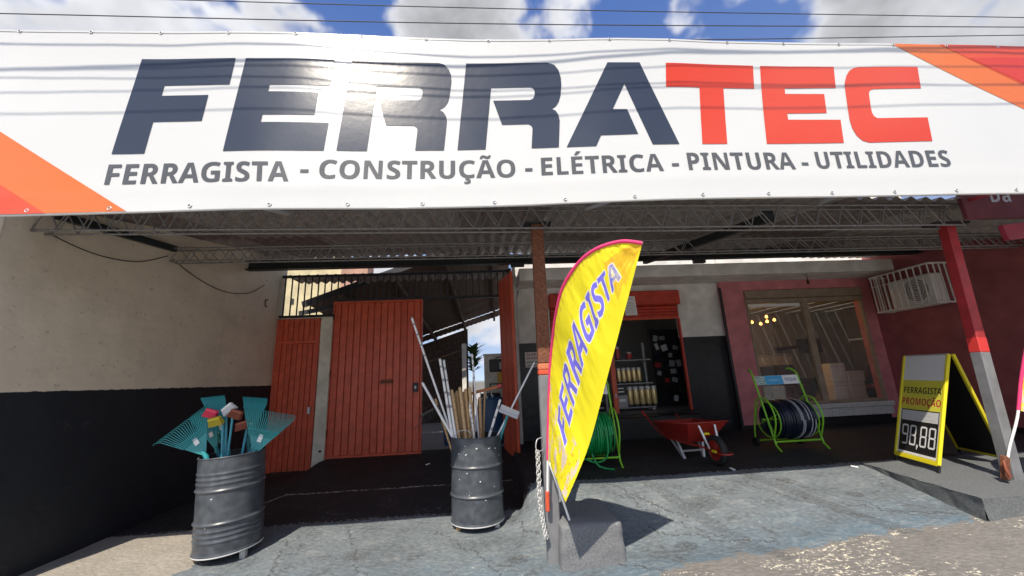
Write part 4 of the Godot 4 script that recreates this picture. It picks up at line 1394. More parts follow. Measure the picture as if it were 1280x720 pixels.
func banner() -> void:
	bnoise.seed = 14
	bnoise.frequency = 0.55
	bnoise.fractal_octaves = 3
	var sheen := noise_tex("vinyl", 0.03, 0, 1, 3, FastNoiseLite.TYPE_SIMPLEX_SMOOTH, 1.0)
	var vin := func(r, g, b): return mk(r, g, b, 0.21, {"bump": sheen, "bs": 0.12, "scale": 0.7})
	var white: StandardMaterial3D = vin.call(0.575, 0.59, 0.583)
	var navy: StandardMaterial3D = vin.call(0.035, 0.045, 0.068)
	var red: StandardMaterial3D = vin.call(0.56, 0.050, 0.019)
	var orange: StandardMaterial3D = vin.call(0.62, 0.145, 0.028)
	var red2: StandardMaterial3D = vin.call(0.59, 0.070, 0.023)
	var red3: StandardMaterial3D = vin.call(0.54, 0.044, 0.018)
	var grey: StandardMaterial3D = vin.call(0.085, 0.09, 0.095)
	var t := thing("shop_banner", "huge white vinyl banner reading FERRATEC across the canopy front", "banner", V(1, 3.06, -3))
	var g := G.new()
	g.grid(span(-5.6, 6.9, 250), span(0, 1.85, 40), func(u, v): return b_pt(u, v), BN)
	part("vinyl", g, white, t)
	part("hem", G.new().tube(range(51).map(func(i): return b_pt(lerpf(-5.6, 6.9, i / 50.0), 0.0, -0.012)), 0.013, 6), white, t)
	part("hem", G.new().tube(range(51).map(func(i): return b_pt(lerpf(-5.6, 6.9, i / 50.0), 1.85, -0.012)), 0.013, 6), white, t)
	part("seam", b_poly([PackedVector2Array([Vector2(-5.6, 1.826), Vector2(6.9, 1.826), Vector2(6.9, 1.831), Vector2(-5.6, 1.831)])], 0.002), grey, t)
	var ring := G.new()
	var rp := []
	for k in 13: rp.append(V(cos(TAU * k / 12.0) * 0.013, sin(TAU * k / 12.0) * 0.013, 0))
	ring.tube(rp, 0.004, 5, false)
	var rm := ring.mesh()
	for k in 21:
		for v in [0.028, 1.845]:
			var u := -5.4 + k * 0.61
			put("eyelet", rm, P.steel, t, Transform3D(Basis(BU, BV, BN), b_pt(u, v - 0.012 if v > 1 else v, 0.004)))
	# frame tubes behind
	for v in [0.09, 1.80]:
		part("frame_tube", G.new().bar(b_pt(-5.6, v, -0.06), b_pt(6.9, v, -0.06), 0.04, 0.04, Vector3.UP), P.iron, t)
	for k in 11:
		var u := -5.2 + k * 1.18
		part("frame_tube", G.new().bar(b_pt(u, 0.11, -0.06), b_pt(u, 1.78, -0.06), 0.03, 0.03), P.iron, t)
	for q in [[3.50, 3.72, P.steel], [1.42, 1.1, P.steel], [-2.2, -2.0, P.steel], [5.20, 5.50, P.red_post]]:
		part("strut", G.new().bar(b_pt(q[0], 0.14, -0.09), V(q[1], 3.36, -3.80), 0.03, 0.03), q[2], t)
	var L := {
		"F": PackedVector2Array([Vector2(-3.060, 1.526), Vector2(-2.237, 1.531), Vector2(-2.242, 1.229), Vector2(-2.801, 1.226), Vector2(-2.800, 1.115), Vector2(-2.402, 1.116), Vector2(-2.406, 0.839), Vector2(-2.806, 0.836), Vector2(-2.806, 0.522), Vector2(-3.061, 0.522)]),
		"E": PackedVector2Array([Vector2(-2.147, 1.530), Vector2(-1.359, 1.538), Vector2(-1.378, 1.234), Vector2(-1.896, 1.228), Vector2(-1.898, 1.153), Vector2(-1.469, 1.150), Vector2(-1.476, 0.905), Vector2(-1.909, 0.898), Vector2(-1.911, 0.819), Vector2(-1.348, 0.822), Vector2(-1.363, 0.536), Vector2(-2.176, 0.529)]),
		"R": PackedVector2Array([Vector2(-1.201, 1.540), Vector2(-0.395, 1.546), Vector2(-0.342, 1.527), Vector2(-0.301, 1.471), Vector2(-0.279, 1.407), Vector2(-0.274, 1.329), Vector2(-0.290, 1.167), Vector2(-0.306, 1.083), Vector2(-0.337, 1.028), Vector2(-0.388, 0.990), Vector2(-0.351, 0.972), Vector2(-0.325, 0.925), Vector2(-0.315, 0.866), Vector2(-0.341, 0.551), Vector2(-0.592, 0.549), Vector2(-0.577, 0.762), Vector2(-0.583, 0.791), Vector2(-0.609, 0.812), Vector2(-0.855, 0.811), Vector2(-0.932, 1.092), Vector2(-0.583, 1.097), Vector2(-0.558, 1.110), Vector2(-0.544, 1.141), Vector2(-0.541, 1.194), Vector2(-0.550, 1.231), Vector2(-0.577, 1.248), Vector2(-0.962, 1.245), Vector2(-1.005, 0.540), Vector2(-1.257, 0.539)]),
		"R2": PackedVector2Array([Vector2(-0.133, 1.549), Vector2(0.660, 1.555), Vector2(0.727, 1.523), Vector2(0.763, 1.457), Vector2(0.777, 1.367), Vector2(0.775, 1.279), Vector2(0.757, 1.153), Vector2(0.734, 1.078), Vector2(0.703, 1.025), Vector2(0.662, 0.992), Vector2(0.694, 0.973), Vector2(0.717, 0.922), Vector2(0.723, 0.857), Vector2(0.689, 0.558), Vector2(0.442, 0.557), Vector2(0.464, 0.768), Vector2(0.459, 0.800), Vector2(0.432, 0.823), Vector2(0.187, 0.823), Vector2(0.114, 1.102), Vector2(0.466, 1.103), Vector2(0.495, 1.124), Vector2(0.510, 1.162), Vector2(0.513, 1.206), Vector2(0.505, 1.238), Vector2(0.479, 1.255), Vector2(0.099, 1.253), Vector2(0.028, 0.558), Vector2(-0.222, 0.553)]),
		"A": PackedVector2Array([Vector2(1.253, 1.538), Vector2(1.575, 1.537), Vector2(1.800, 0.556), Vector2(1.552, 0.558), Vector2(1.388, 1.273), Vector2(1.235, 0.971), Vector2(1.372, 0.967), Vector2(1.435, 0.679), Vector2(1.088, 0.675), Vector2(1.030, 0.557), Vector2(0.760, 0.556)]),
		"T": PackedVector2Array([Vector2(1.837, 1.532), Vector2(2.745, 1.526), Vector2(2.690, 1.226), Vector2(2.371, 1.224), Vector2(2.260, 0.557), Vector2(2.018, 0.555), Vector2(2.125, 1.227), Vector2(1.791, 1.229)]),
		"E2": PackedVector2Array([Vector2(2.818, 1.523), Vector2(3.611, 1.525), Vector2(3.552, 1.242), Vector2(3.011, 1.234), Vector2(2.998, 1.164), Vector2(3.406, 1.162), Vector2(3.361, 0.922), Vector2(2.953, 0.916), Vector2(2.942, 0.841), Vector2(3.479, 0.840), Vector2(3.423, 0.567), Vector2(2.648, 0.558)]),
		"C": PackedVector2Array([Vector2(3.878, 1.522), Vector2(4.532, 1.529), Vector2(4.463, 1.235), Vector2(3.941, 1.226), Vector2(3.905, 1.209), Vector2(3.881, 1.173), Vector2(3.844, 1.000), Vector2(3.831, 0.922), Vector2(3.836, 0.882), Vector2(3.863, 0.855), Vector2(4.390, 0.859), Vector2(4.327, 0.575), Vector2(3.683, 0.568), Vector2(3.624, 0.592), Vector2(3.583, 0.650), Vector2(3.566, 0.743), Vector2(3.572, 0.836), Vector2(3.651, 1.244), Vector2(3.666, 1.306), Vector2(3.713, 1.404), Vector2(3.767, 1.474), Vector2(3.822, 1.508)]),
	}
	for k in L:
		part("letter", b_poly([L[k]], 0.004), red if k in ["T", "E2", "C"] else navy, t)
	for q in [["FERRAGISTA", -3.048, -1.615, .237, .186, -.05, -.1], ["CONSTRUÇÃO", -1.380, 0.284, .266, .178, 0, 0], ["ELÉTRICA", 0.512, 1.610, .273, .180, 0.03, 0.03], ["PINTURA", 1.840, 2.862, .277, .182, 0.03, .05], ["UTILIDADES", 3.078, 4.412, .285, .182, .08, .12]]:
		part("lettering", b_text(q[0], q[1], q[2], q[3], q[4], q[5], q[6]), grey, t)
	for x in [-1.532, 0.370, 1.691, 2.932]:
		part("dash", b_poly([PackedVector2Array([Vector2(x, .318), Vector2(x + .065, .318), Vector2(x + .066, .35), Vector2(x + .001, .35)])], 0.004), grey, t)
	part("orange_print", b_poly([PackedVector2Array([Vector2(-5.6, 1.797), Vector2(-4.004, 0.763), Vector2(-2.828, 0.0), Vector2(-5.6, 0.0)])], 0.003), orange, t)
	part("red_print", b_poly([PackedVector2Array([Vector2(-5.6, 1.38), Vector2(-3.818, 0.250), Vector2(-3.431, 0.0), Vector2(-5.6, 0.0)])], 0.005), red2, t)
	part("orange_print", b_poly([PackedVector2Array([Vector2(4.343, 1.85), Vector2(6.9, 1.85), Vector2(6.9, 0.03), Vector2(5.493, 0.970)])], 0.003), orange, t)
	part("red_print", b_poly([PackedVector2Array([Vector2(4.90, 1.85), Vector2(6.9, 1.85), Vector2(6.9, 0.50), Vector2(5.665, 1.289)])], 0.005), red2, t)
	part("red_print", b_poly([PackedVector2Array([Vector2(5.182, 1.664), Vector2(6.9, 1.72), Vector2(6.9, 0.52), Vector2(5.677, 1.311)])], 0.007), red3, t)

# ------------------------------------------------------------------ posts
func posts() -> void:
	var t := thing("canopy_post", "rusty steel post with an orange band and grey foot, behind the yellow flag", "post", V(0.53, 0, -3.86))
	var a := V(0.531, -0.05, -3.86)
	var b := V(0.562, 3.22, -3.86)
	var at := func(y): return a.lerp(b, (y + 0.05) / 3.27)
	part("rusty_shaft", G.new().bar(at.call(1.74), b, 0.125, 0.10, Vector3.RIGHT, 0.01), P.rust, t)
	part("peach_band", G.new().bar(at.call(1.68), at.call(1.741), 0.128, 0.103, Vector3.RIGHT, 0.01), P.peach, t)
	part("orange_band", G.new().bar(at.call(1.63), at.call(1.681), 0.129, 0.104, Vector3.RIGHT, 0.01), P.orange, t)
	part("grey_foot", G.new().bar(a, at.call(1.631), 0.127, 0.102, Vector3.RIGHT, 0.01), P.grey_paint, t)
	part("cap_plate", G.new().box(V(0.56, 3.215, -3.86), V(0.3, 0.02, 0.16)), P.iron, t)
	t = thing("canopy_post", "red steel post with grey lower half at the right", "post", V(5.2, 0.42, -3.86))
	a = V(5.165, 0.40, -3.86)
	b = V(5.33, 3.14, -3.86)
	var at2 := func(y): return a.lerp(b, (y - 0.4) / 2.74)
	part("red_shaft", G.new().bar(at2.call(1.665), b, 0.105, 0.105, Vector3.RIGHT, 0.008), P.red_post, t)
	part("painted_sunlit_red", G.new().bar(at2.call(1.66), at2.call(1.82), 0.109, 0.109, Vector3.RIGHT, 0.008), mk(0.60, 0.04, 0.035, 0.5), t)  # same red shaft, sunlight on it put into a brighter colour
	part("grey_foot", G.new().bar(a, at2.call(1.666), 0.107, 0.107, Vector3.RIGHT, 0.008), P.grey_paint, t)
	part("cap_plate", G.new().box(V(5.33, 3.125, -3.86), V(0.42, 0.02, 0.16)), P.iron, t)
	# rough concrete footing at the middle post
	var st := SurfaceTool.new()
	st.begin(Mesh.PRIMITIVE_TRIANGLES)
	var nz := FastNoiseLite.new()
	nz.seed = 9
	nz.frequency = 3.0
	var c := V(0.85, 0.12, -4.02)
	var h := V(0.285, 0.235, 0.35)
	var n := 14
	for ax in 3:
		for sg in [-1.0, 1.0]:
			var u := (ax + 1) % 3
			var w := (ax + 2) % 3
			for i in n:
				for j in n:
					var q := []
					for e in [[0, 0], [1, 0], [1, 1], [0, 1]]:
						var p := Vector3.ZERO
						p[ax] = sg
						p[u] = -1.0 + 2.0 * (i + e[0]) / n
						p[w] = -1.0 + 2.0 * (j + e[1]) / n
						var s := p * h
						var r := 0.028
						var core := V(clampf(s.x, -h.x + r, h.x - r), clampf(s.y, -h.y + r, h.y - r), clampf(s.z, -h.z + r, h.z - r))
						var dir := (s - core)
						s = core + (dir.normalized() * r if dir.length() > 1e-6 else Vector3.ZERO)
						s *= 1.0 + nz.get_noise_3dv(s * 2.0) * 0.035 + nz.get_noise_3dv(s * 9.0) * 0.012
						s.x *= 1.0 - 0.06 * s.y / h.y
						q.append(c + s)
					if sg < 0: q.reverse()
					for k in [0, 2, 1, 0, 3, 2]:
						st.set_smooth_group(0)
						st.add_vertex(q[k])
	st.index()
	st.generate_normals()
	solo("concrete_footing", st.commit(), P.concrete, "rough grey concrete block at the foot of the rusty post", "concrete block")

# ------------------------------------------------------------------ overhead wires
func wires() -> void:
	var list := [
		[V(-11.44, 11.12, -8.0), V(0.88, 10.98, -8.0), V(15.55, 11.01, -8.0), .012, "highest thin power line crossing the sky behind the banner"],
		[V(-11.3, 10.56, -8.0), V(0.85, 10.49, -8.0), V(15.41, 10.67, -8.0), .013, "middle thin power line crossing the sky behind the banner"],
		[V(-11.0, 10.05, -8.0), V(2.0, 10.0, -8.0), V(15.31, 10.39, -8.0), .012, "lowest thin power line in the sky, dipping behind the banner at the left"],
		[V(-4.84, 6.60, -1.86), V(-0.2, 6.59, -1.86), V(5.37, 6.64, -1.86), .009, "overhead street wire nearest the banner, casting a line of shade above the letters"],
		[V(-4.77, 6.43, -1.76), V(-0.23, 6.60, -1.78), V(5.38, 6.82, -1.80), .014, "thick twisted overhead street cable that rises to the right above the banner"],
		[V(-4.76, 6.44, -1.69), V(-0.27, 6.41, -1.68), V(5.09, 6.43, -1.69), .0065, "thin level overhead street wire just behind the thick cable"],
		[V(-4.82, 6.62, -1.63), V(-0.29, 6.68, -1.63), V(5.19, 6.77, -1.64), .0065, "thin overhead street wire, fourth out from the banner"],
		[V(-4.76, 6.48, -1.54), V(-0.33, 6.54, -1.54), V(5.05, 6.65, -1.55), .0065, "thin overhead street wire, fifth out from the banner"],
		[V(-4.70, 6.36, -1.45), V(-0.37, 6.39, -1.45), V(4.89, 6.51, -1.46), .0065, "thin overhead street wire furthest out from the banner"],
	]
	for q in list:
		var a: Vector3 = q[0]
		var b: Vector3 = q[2]
		var m: Vector3 = q[1]
		# extend past the frame on both sides
		var pts := smooth_pts([a + (a - m) * 1.2, a, m, b, b + (b - m) * 1.2], 32)
		solo("overhead_wire", G.new().tube(pts, q[3], 5), P.wire, q[4], "wire", "overhead wires")

# ------------------------------------------------------------------ drums
func drum(label: String, at: Vector3, tilt: Basis, many: bool) -> Node3D:
	var t := thing("steel_drum", label, "drum", at)
	var xf := Transform3D(tilt, at)
	var r := 0.286
	var prof := [Vector2(0.0, 0.05), Vector2(r - 0.01, 0.05), Vector2(r + 0.006, 0.045), Vector2(r + 0.008, 0.065), Vector2(r, 0.075)]
	var bands := [0.33, 0.62]
	var small := []
	if many:
		small = [0.18, 0.225, 0.27, 0.68, 0.725, 0.77]
	var y := 0.08
	while y < 0.905:
		var rr := r
		for b in bands: rr += 0.014 * exp(-pow((y - b) / 0.012, 2.0))
		for b in small: rr += 0.007 * exp(-pow((y - b) / 0.011, 2.0))
		prof.append(Vector2(rr, y))
		y += 0.006
	prof.append(Vector2(r, 0.91))
	prof.append(Vector2(r + 0.006, 0.915))
	prof.append(Vector2(r + 0.004, 0.925))
	prof.append(Vector2(r - 0.006, 0.922))
	part("body", G.new().lathe(prof, xf, 48), P.drum, t)
	part("inside", G.new().lathe([Vector2(r - 0.006, 0.92), Vector2(r - 0.008, 0.3), Vector2(0, 0.3)], xf, 32, true), P.drum_in, t)
	part("rim", G.new().lathe([Vector2(r + 0.009, 0.052), Vector2(r + 0.010, 0.062)], xf, 48), P.label, t)
	for k in 3:
		var an := k * TAU / 3 + 0.5
		part("foot", G.new().box(xf * V(cos(an) * 0.24, 0.01, sin(an) * 0.24), V(0.05, 0.09, 0.05), tilt, 0.004), P.wood if k else P.steel, t)
	for k in 16 if not many else 2:
		var an := rng.randf_range(0.4, 2.6)
		var hy := rng.randf_range(0.2, 0.85)
		var p := V(cos(an) * (r + 0.001), hy, sin(an) * (r + 0.001))
		part("paint_chip", G.new().box(xf * p, V(0.006 + rng.randf() * rng.randf() * 0.022, 0.005 + rng.randf() * 0.008, 0.003), tilt * Basis(Vector3.UP, PI / 2 - an) * Basis(Vector3.BACK, rng.randf()), 0.001), P.label, t)
	return t

func rake(label: String, foot: Vector3, apex: Vector3, e0: Vector3, e1: Vector3, curl: Vector3, mat: Material) -> void:
	var t := thing("leaf_rake", label, "rake", foot, "teal leaf rakes in the left drum")
	part("handle", G.new().tube([foot, apex.lerp(foot, 0.1), apex], 0.013, 8), P.blue_pole, t)
	var n := 22
	# solid fan plate from apex
	var g := G.new()
	var nn := (e0 - apex).cross(e1 - apex).normalized()
	if nn.z < 0: nn = -nn
	var plate := [apex + (e0 - apex) * 0.06, apex + (e1 - apex) * 0.06, apex + (e1 - apex) * 0.60, apex + (e0 - apex) * 0.60]
	for s in [0.003, -0.003]:
		g.quad(plate[0] + nn * s, plate[1] + nn * s, plate[2] + nn * s, plate[3] + nn * s, nn * s)
	for k in 4:
		g.quad(plate[k] + nn * .003, plate[(k + 1) % 4] + nn * .003, plate[(k + 1) % 4] - nn * .003, plate[k] - nn * .003, plate[k] + plate[(k + 1) % 4] - plate[(k + 2) % 4] - plate[(k + 3) % 4])
	part("fan_plate", g, mat, t)
	part("socket", G.new().tube([apex.lerp(foot, 0.12), apex, apex + ((e0 + e1) * 0.5 - apex) * 0.15], [0.02, 0.024, 0.014], 8), P.teal_d, t)
	for k in n:
		var u := float(k) / (n - 1)
		var e := e0.lerp(e1, u)
		var q := apex + (e - apex) * 0.45 + nn * 0.006
		part("tine", G.new().tube([q, apex + (e - apex) * 0.93 + nn * 0.005, e + curl * 0.6, e + curl + (e - apex) * -0.01], [0.006, 0.006, 0.005, 0.004], 5), mat, t)
	part("cross_rib", G.new().tube([apex + (e0 - apex) * 0.60 + nn * .006, apex + (e1 - apex) * 0.60 + nn * .006], 0.005, 5), P.teal_d, t)
	# paper tag
	var c := apex + ((e0 + e1) * 0.5 - apex) * 0.42 + nn * 0.009
	var ud := ((e0 + e1) * 0.5 - apex).normalized()
	part("tag", G.new().box(c, V(0.045, 0.075, 0.002), Basis(ud.cross(nn).normalized(), ud, nn)), P.label, t)

func drum_with_rakes() -> void:
	var at := V(-2.62, ground_y(-2.62, 4.45) + 0.01, -4.45)
	var tilt := Basis(Vector3.BACK, deg_to_rad(3.2)) * Basis(Vector3.RIGHT, deg_to_rad(1.0))
	drum("dented grey steel drum full of teal rakes, at the left", at, tilt, true)
	var base := func(dx, dz): return at + tilt * V(dx, 0.34, dz)
	rake("teal leaf rake fanned out furthest left in the drum, lower one", base.call(0.02, 0.12), V(-2.87, 0.985, -4.33), V(-3.36, 1.15, -4.33), V(-2.96, 1.50, -4.40), V(0, -0.03, 0.05), P.teal)
	rake("teal leaf rake fanned out to the right of the drum", base.call(-0.05, 0.05), V(-2.44, 0.95, -4.38), V(-2.575, 1.42, -4.40), V(-2.03, 1.31, -4.36), V(0, 0.03, 0.05), P.teal)
	rake("teal leaf rake behind the lower left one, its fan tilted up", base.call(0.08, -0.08), V(-2.92, 0.98, -4.58), V(-3.30, 1.36, -4.62), V(-2.98, 1.54, -4.56), V(0, -0.02, -0.05), P.teal_d)
	rake("teal leaf rake seen almost edge on at the drum's left", base.call(0.1, 0.0), V(-2.78, 1.04, -4.50), V(-3.06, 1.53, -4.44), V(-2.93, 1.545, -4.60), V(0, 0.03, 0.02), P.teal_d)
	rake("dark teal rake with its tines up at the back of the drum", base.call(0.1, -0.12), V(-2.66, 1.08, -4.66), V(-2.78, 1.50, -4.70), V(-2.52, 1.47, -4.70), V(0.0, 0.05, 0.03), P.teal_d)
	rake("teal rake low at the back left, its tines showing above the lower left one", base.call(0.06, -0.12), V(-2.90, 1.02, -4.66), V(-3.34, 1.30, -4.74), V(-3.08, 1.50, -4.72), V(0, 0.03, 0.04), P.teal)
	# loose handles and brushes
	var k := 0
	for q in [[V(-2.70, 1.33, -4.40), "leaning right with a brown block"], [V(-2.80, 1.36, -4.46), "upright near the middle"], [V(-2.60, 1.28, -4.52), "third from the right"], [V(-2.50, 1.22, -4.50), "second from the right"], [V(-2.46, 1.16, -4.55), "rightmost"], [V(-2.76, 1.24, -4.36), "short one at the front"], [V(-2.86, 1.30, -4.52), "leaning left at the back"], [V(-2.66, 1.22, -4.60), "short one at the back"]]:
		var h := thing("broom_handle", "teal broom handle in the left drum, %s" % q[1], "handle", base.call(0.03 * (k % 5) - 0.06, 0.06 - 0.03 * (k % 5)), "teal handles in the left drum")
		part("pole", G.new().tube([h.position, q[0]], 0.011, 8), P.blue_pole, h)
		part("end_cap", G.new().tube([q[0], q[0] + (q[0] - h.position).normalized() * 0.02], 0.013, 8), P.teal_d, h)
		k += 1
	var brush := func(label, p, bas, m, m2):
		var b := thing("brush_head", label, "brush", p, "")
		part("block", G.new().box(p, V(0.12, 0.03, 0.045), bas, 0.012), m, b)
		var bg := G.new()
		for i in 60:
			var o := V(-0.055 + 0.11 * (i % 15) / 14.0, -0.014, -0.02 + 0.04 * (i / 15) / 3.0)
			bg.tube([p + bas * o, p + bas * (o * V(1.15, 1, 1.4) + V(0, -0.055, 0))], 0.0035, 4, false)
		part("bristles", bg, m2, b)
	var pk := mk(0.80, 0.06, 0.12, 0.6)
	var yl := mk(0.55, 0.45, 0.03, 0.6)
	brush.call("bright pink brush head on top of the left drum's handles", V(-2.90, 1.42, -4.38), Basis(Vector3.BACK, -0.3), pk, pk)
	brush.call("white brush head beside the pink one", V(-2.78, 1.45, -4.42), Basis(Vector3.BACK, 0.7), P.label, P.label)
	brush.call("yellow green brush head under the pink one", V(-2.84, 1.34, -4.34), Basis(Vector3.BACK, 0.2) * Basis(Vector3.RIGHT, 0.4), yl, yl)
	brush.call("brown broom head, the upper of two in the left drum", V(-2.66, 1.40, -4.40), Basis(Vector3.BACK, -0.35), P.brown, P.brown)
	brush.call("brown broom head, the lower of two in the left drum", V(-2.62, 1.28, -4.44), Basis(Vector3.BACK, 0.25), P.brown, P.brown)

func drum_with_poles() -> void:
	var at := V(-0.17, ground_y(-0.17, 4.72), -4.72)
	drum("grey steel drum with paint chips, full of sticks and poles, beside the yellow flag", at, Basis(), false)
	var rnd := RandomNumberGenerator.new()
	rnd.seed = 12
	var foot := func(x, z): return at + V(x, 0.32, z)
	# round wooden handles
	var i := 0
	for q in [[V(-0.445, 1.505, -4.72), V(-0.10, 0, 0.10), "leftmost"], [V(-0.39, 1.485, -4.82), V(-0.08, 0, 0.0), "second from left, set back"], [V(-0.35, 1.53, -4.74), V(-0.05, 0, 0.08), "middle"], [V(-0.285, 1.505, -4.76), V(-0.02, 0, 0.06), "fourth from left"], [V(-0.236, 1.525, -4.74), V(0.02, 0, 0.07), "fifth from left"], [V(-0.415, 1.46, -4.86), V(-0.06, 0, -0.08), "a short one at the back left"], [V(-0.315, 1.47, -4.84), V(-0.01, 0, -0.06), "a short one at the back middle"], [V(-0.12, 1.40, -4.80), V(0.06, 0, -0.02), "lone one right of the bunch"]]:
		var f: Vector3 = foot.call(q[1].x, q[1].z)
		var t := thing("wooden_handle", "round wooden tool handle in the pole drum, %s" % q[2], "handle", f, "wooden handles in the pole drum")
		part("shaft", G.new().tube([f, q[0]], 0.020, 10), P.wood if i % 2 else P.wood2, t)
		part("rounded_end", G.new().tube([q[0], q[0] + V(0, 0.008, 0), q[0] + V(0, 0.014, 0)], [0.018, 0.014, 0.006], 10), P.wood2, t)
		i += 1
	# pale poles with wrapped ends
	for q in [[V(-0.917, 2.379, -4.70), V(-0.06, 0, 0.02), 0.013, "longest one, leaning far left", 0.32], [V(-0.575, 1.87, -4.66), V(-0.16, 0, 0.10), 0.015, "left of the thick pair", 0.5], [V(-0.535, 1.855, -4.70), V(-0.13, 0, 0.12), 0.015, "right of the thick pair", 0.5],
			[V(-0.775, 1.605, -4.66), V(0.08, 0, 0.10), 0.016, "short bare one leaning left", 0.0], [V(-0.198, 1.916, -4.75), V(0.06, 0, -0.05), 0.011, "tall thin one at the middle", 0.25], [V(-0.228, 1.344, -4.60), V(0.05, 0, 0.12), 0.010, "short one in front of the wooden handles", 0.3],
			[V(0.119, 1.373, -4.66), V(-0.06, 0, 0.10), 0.014, "leaning right, wrapped in print", 0.6], [V(0.551, 1.79, -4.72), V(-0.10, 0, 0.08), 0.012, "bare one leaning far right", 0.0]]:
		var f: Vector3 = foot.call(q[1].x, q[1].z)
		var t := thing("pale_pole", "white pole in the pole drum, %s" % q[3], "pole", f, "white poles in the pole drum")
		part("shaft", G.new().tube([f, q[0]], q[2], 10), P.alu if q[4] == 0.0 else P.white_pole, t)
		part("end_plug", G.new().tube([q[0], q[0] + (q[0] - f).normalized() * 0.012], q[2] * 0.9, 8), P.shelf, t)
		if q[4] > 0.0:
			var m: Vector3 = q[0].lerp(f, q[4] * 0.9)
			for s in 9:
				var a: Vector3 = q[0].lerp(m, s / 9.0)
				var b: Vector3 = q[0].lerp(m, (s + rnd.randf_range(0.25, 0.6)) / 9.0)
				part("printed_mark", G.new().tube([a, b], q[2] + 0.0015, 8, false), P.shelf if s % 2 else P.label, t)
	# teal handle with a pale push broom head
	var f0: Vector3 = foot.call(0.06, 0.05)
	var tb := thing("push_broom", "teal handled push broom with pale head at the right of the pole drum", "broom", f0)
	part("handle", G.new().tube([f0, V(0.20, 1.20, -4.68)], 0.016, 8), P.teal, tb)
	part("block", G.new().box(V(0.21, 1.215, -4.68), V(0.24, 0.04, 0.06), Basis(Vector3.BACK, -0.42), 0.01), P.hose_pale, tb)
	var bg := G.new()
	for s in 90:
		var o := V(-0.11 + 0.22 * (s % 30) / 29.0, 0.02, -0.02 + 0.02 * (s / 30))
		bg.tube([V(0.21, 1.215, -4.68) + Basis(Vector3.BACK, -0.42) * o, V(0.21, 1.215, -4.68) + Basis(Vector3.BACK, -0.42) * (o + V(0, 0.05, 0))], 0.003, 4, false)
	part("bristles", bg, P.label, tb)
	# black rake heads
	var f1: Vector3 = foot.call(-0.14, -0.05)
	var rk := thing("garden_rake", "black garden rake head on a wooden handle at the left of the pole drum", "rake", f1)
	part("handle", G.new().tube([f1, V(-0.64, 1.42, -4.76)], 0.014, 8), P.wood, rk)
	part("head", G.new().bar(V(-0.80, 1.24, -4.70), V(-0.48, 1.40, -4.78), 0.022, 0.02, Vector3.UP), P.iron, rk)
	for k in 10:
		var p := V(-0.80, 1.24, -4.70).lerp(V(-0.48, 1.40, -4.78), k / 9.0)
		part("tooth", G.new().tube([p, p + V(-0.02, -0.09, 0.03), p + V(-0.05, -0.13, 0.06)], [0.006, 0.005, 0.003], 5), P.iron, rk)
	f1 = foot.call(0.05, -0.12)
	rk = thing("garden_rake", "rake with an orange wooden crossbar and pale hooks behind the poles", "rake", f1)
	part("handle", G.new().tube([f1, V(-0.06, 1.48, -4.88)], 0.014, 8), P.wood, rk)
	part("head", G.new().bar(V(-0.32, 1.44, -4.88), V(0.10, 1.52, -4.90), 0.035, 0.035, Vector3.UP, 0.008), mk(0.42, 0.15, 0.05, 0.6), rk)
	for k in 5:
		var p := V(-0.24, 1.44, -4.86).lerp(V(0.02, 1.49, -4.87), k / 4.0)
		part("tooth", G.new().tube([p, p + V(0, -0.05, 0.03), p + V(0.01, -0.09, 0.05), p + V(0.02, -0.06, 0.08)], 0.006, 5), P.steel, rk)
	part("grip", G.new().tube([V(0.10, 1.52, -4.90), V(0.14, 1.54, -4.90)], 0.026, 8), P.can_red, rk)
	# wire hoop on the rim
	var hp := []
	for k in 13:
		var an := PI * k / 12
		hp.append(V(-0.30 + cos(an) * 0.09, 0.945 + ground_y(-.17, 4.72) + sin(an) * 0.06, -4.50))
	solo("wire_hoop", G.new().tube(hp, 0.004, 5), P.steel, "thin wire hoop tying the wooden handles at the drum's rim", "wire")

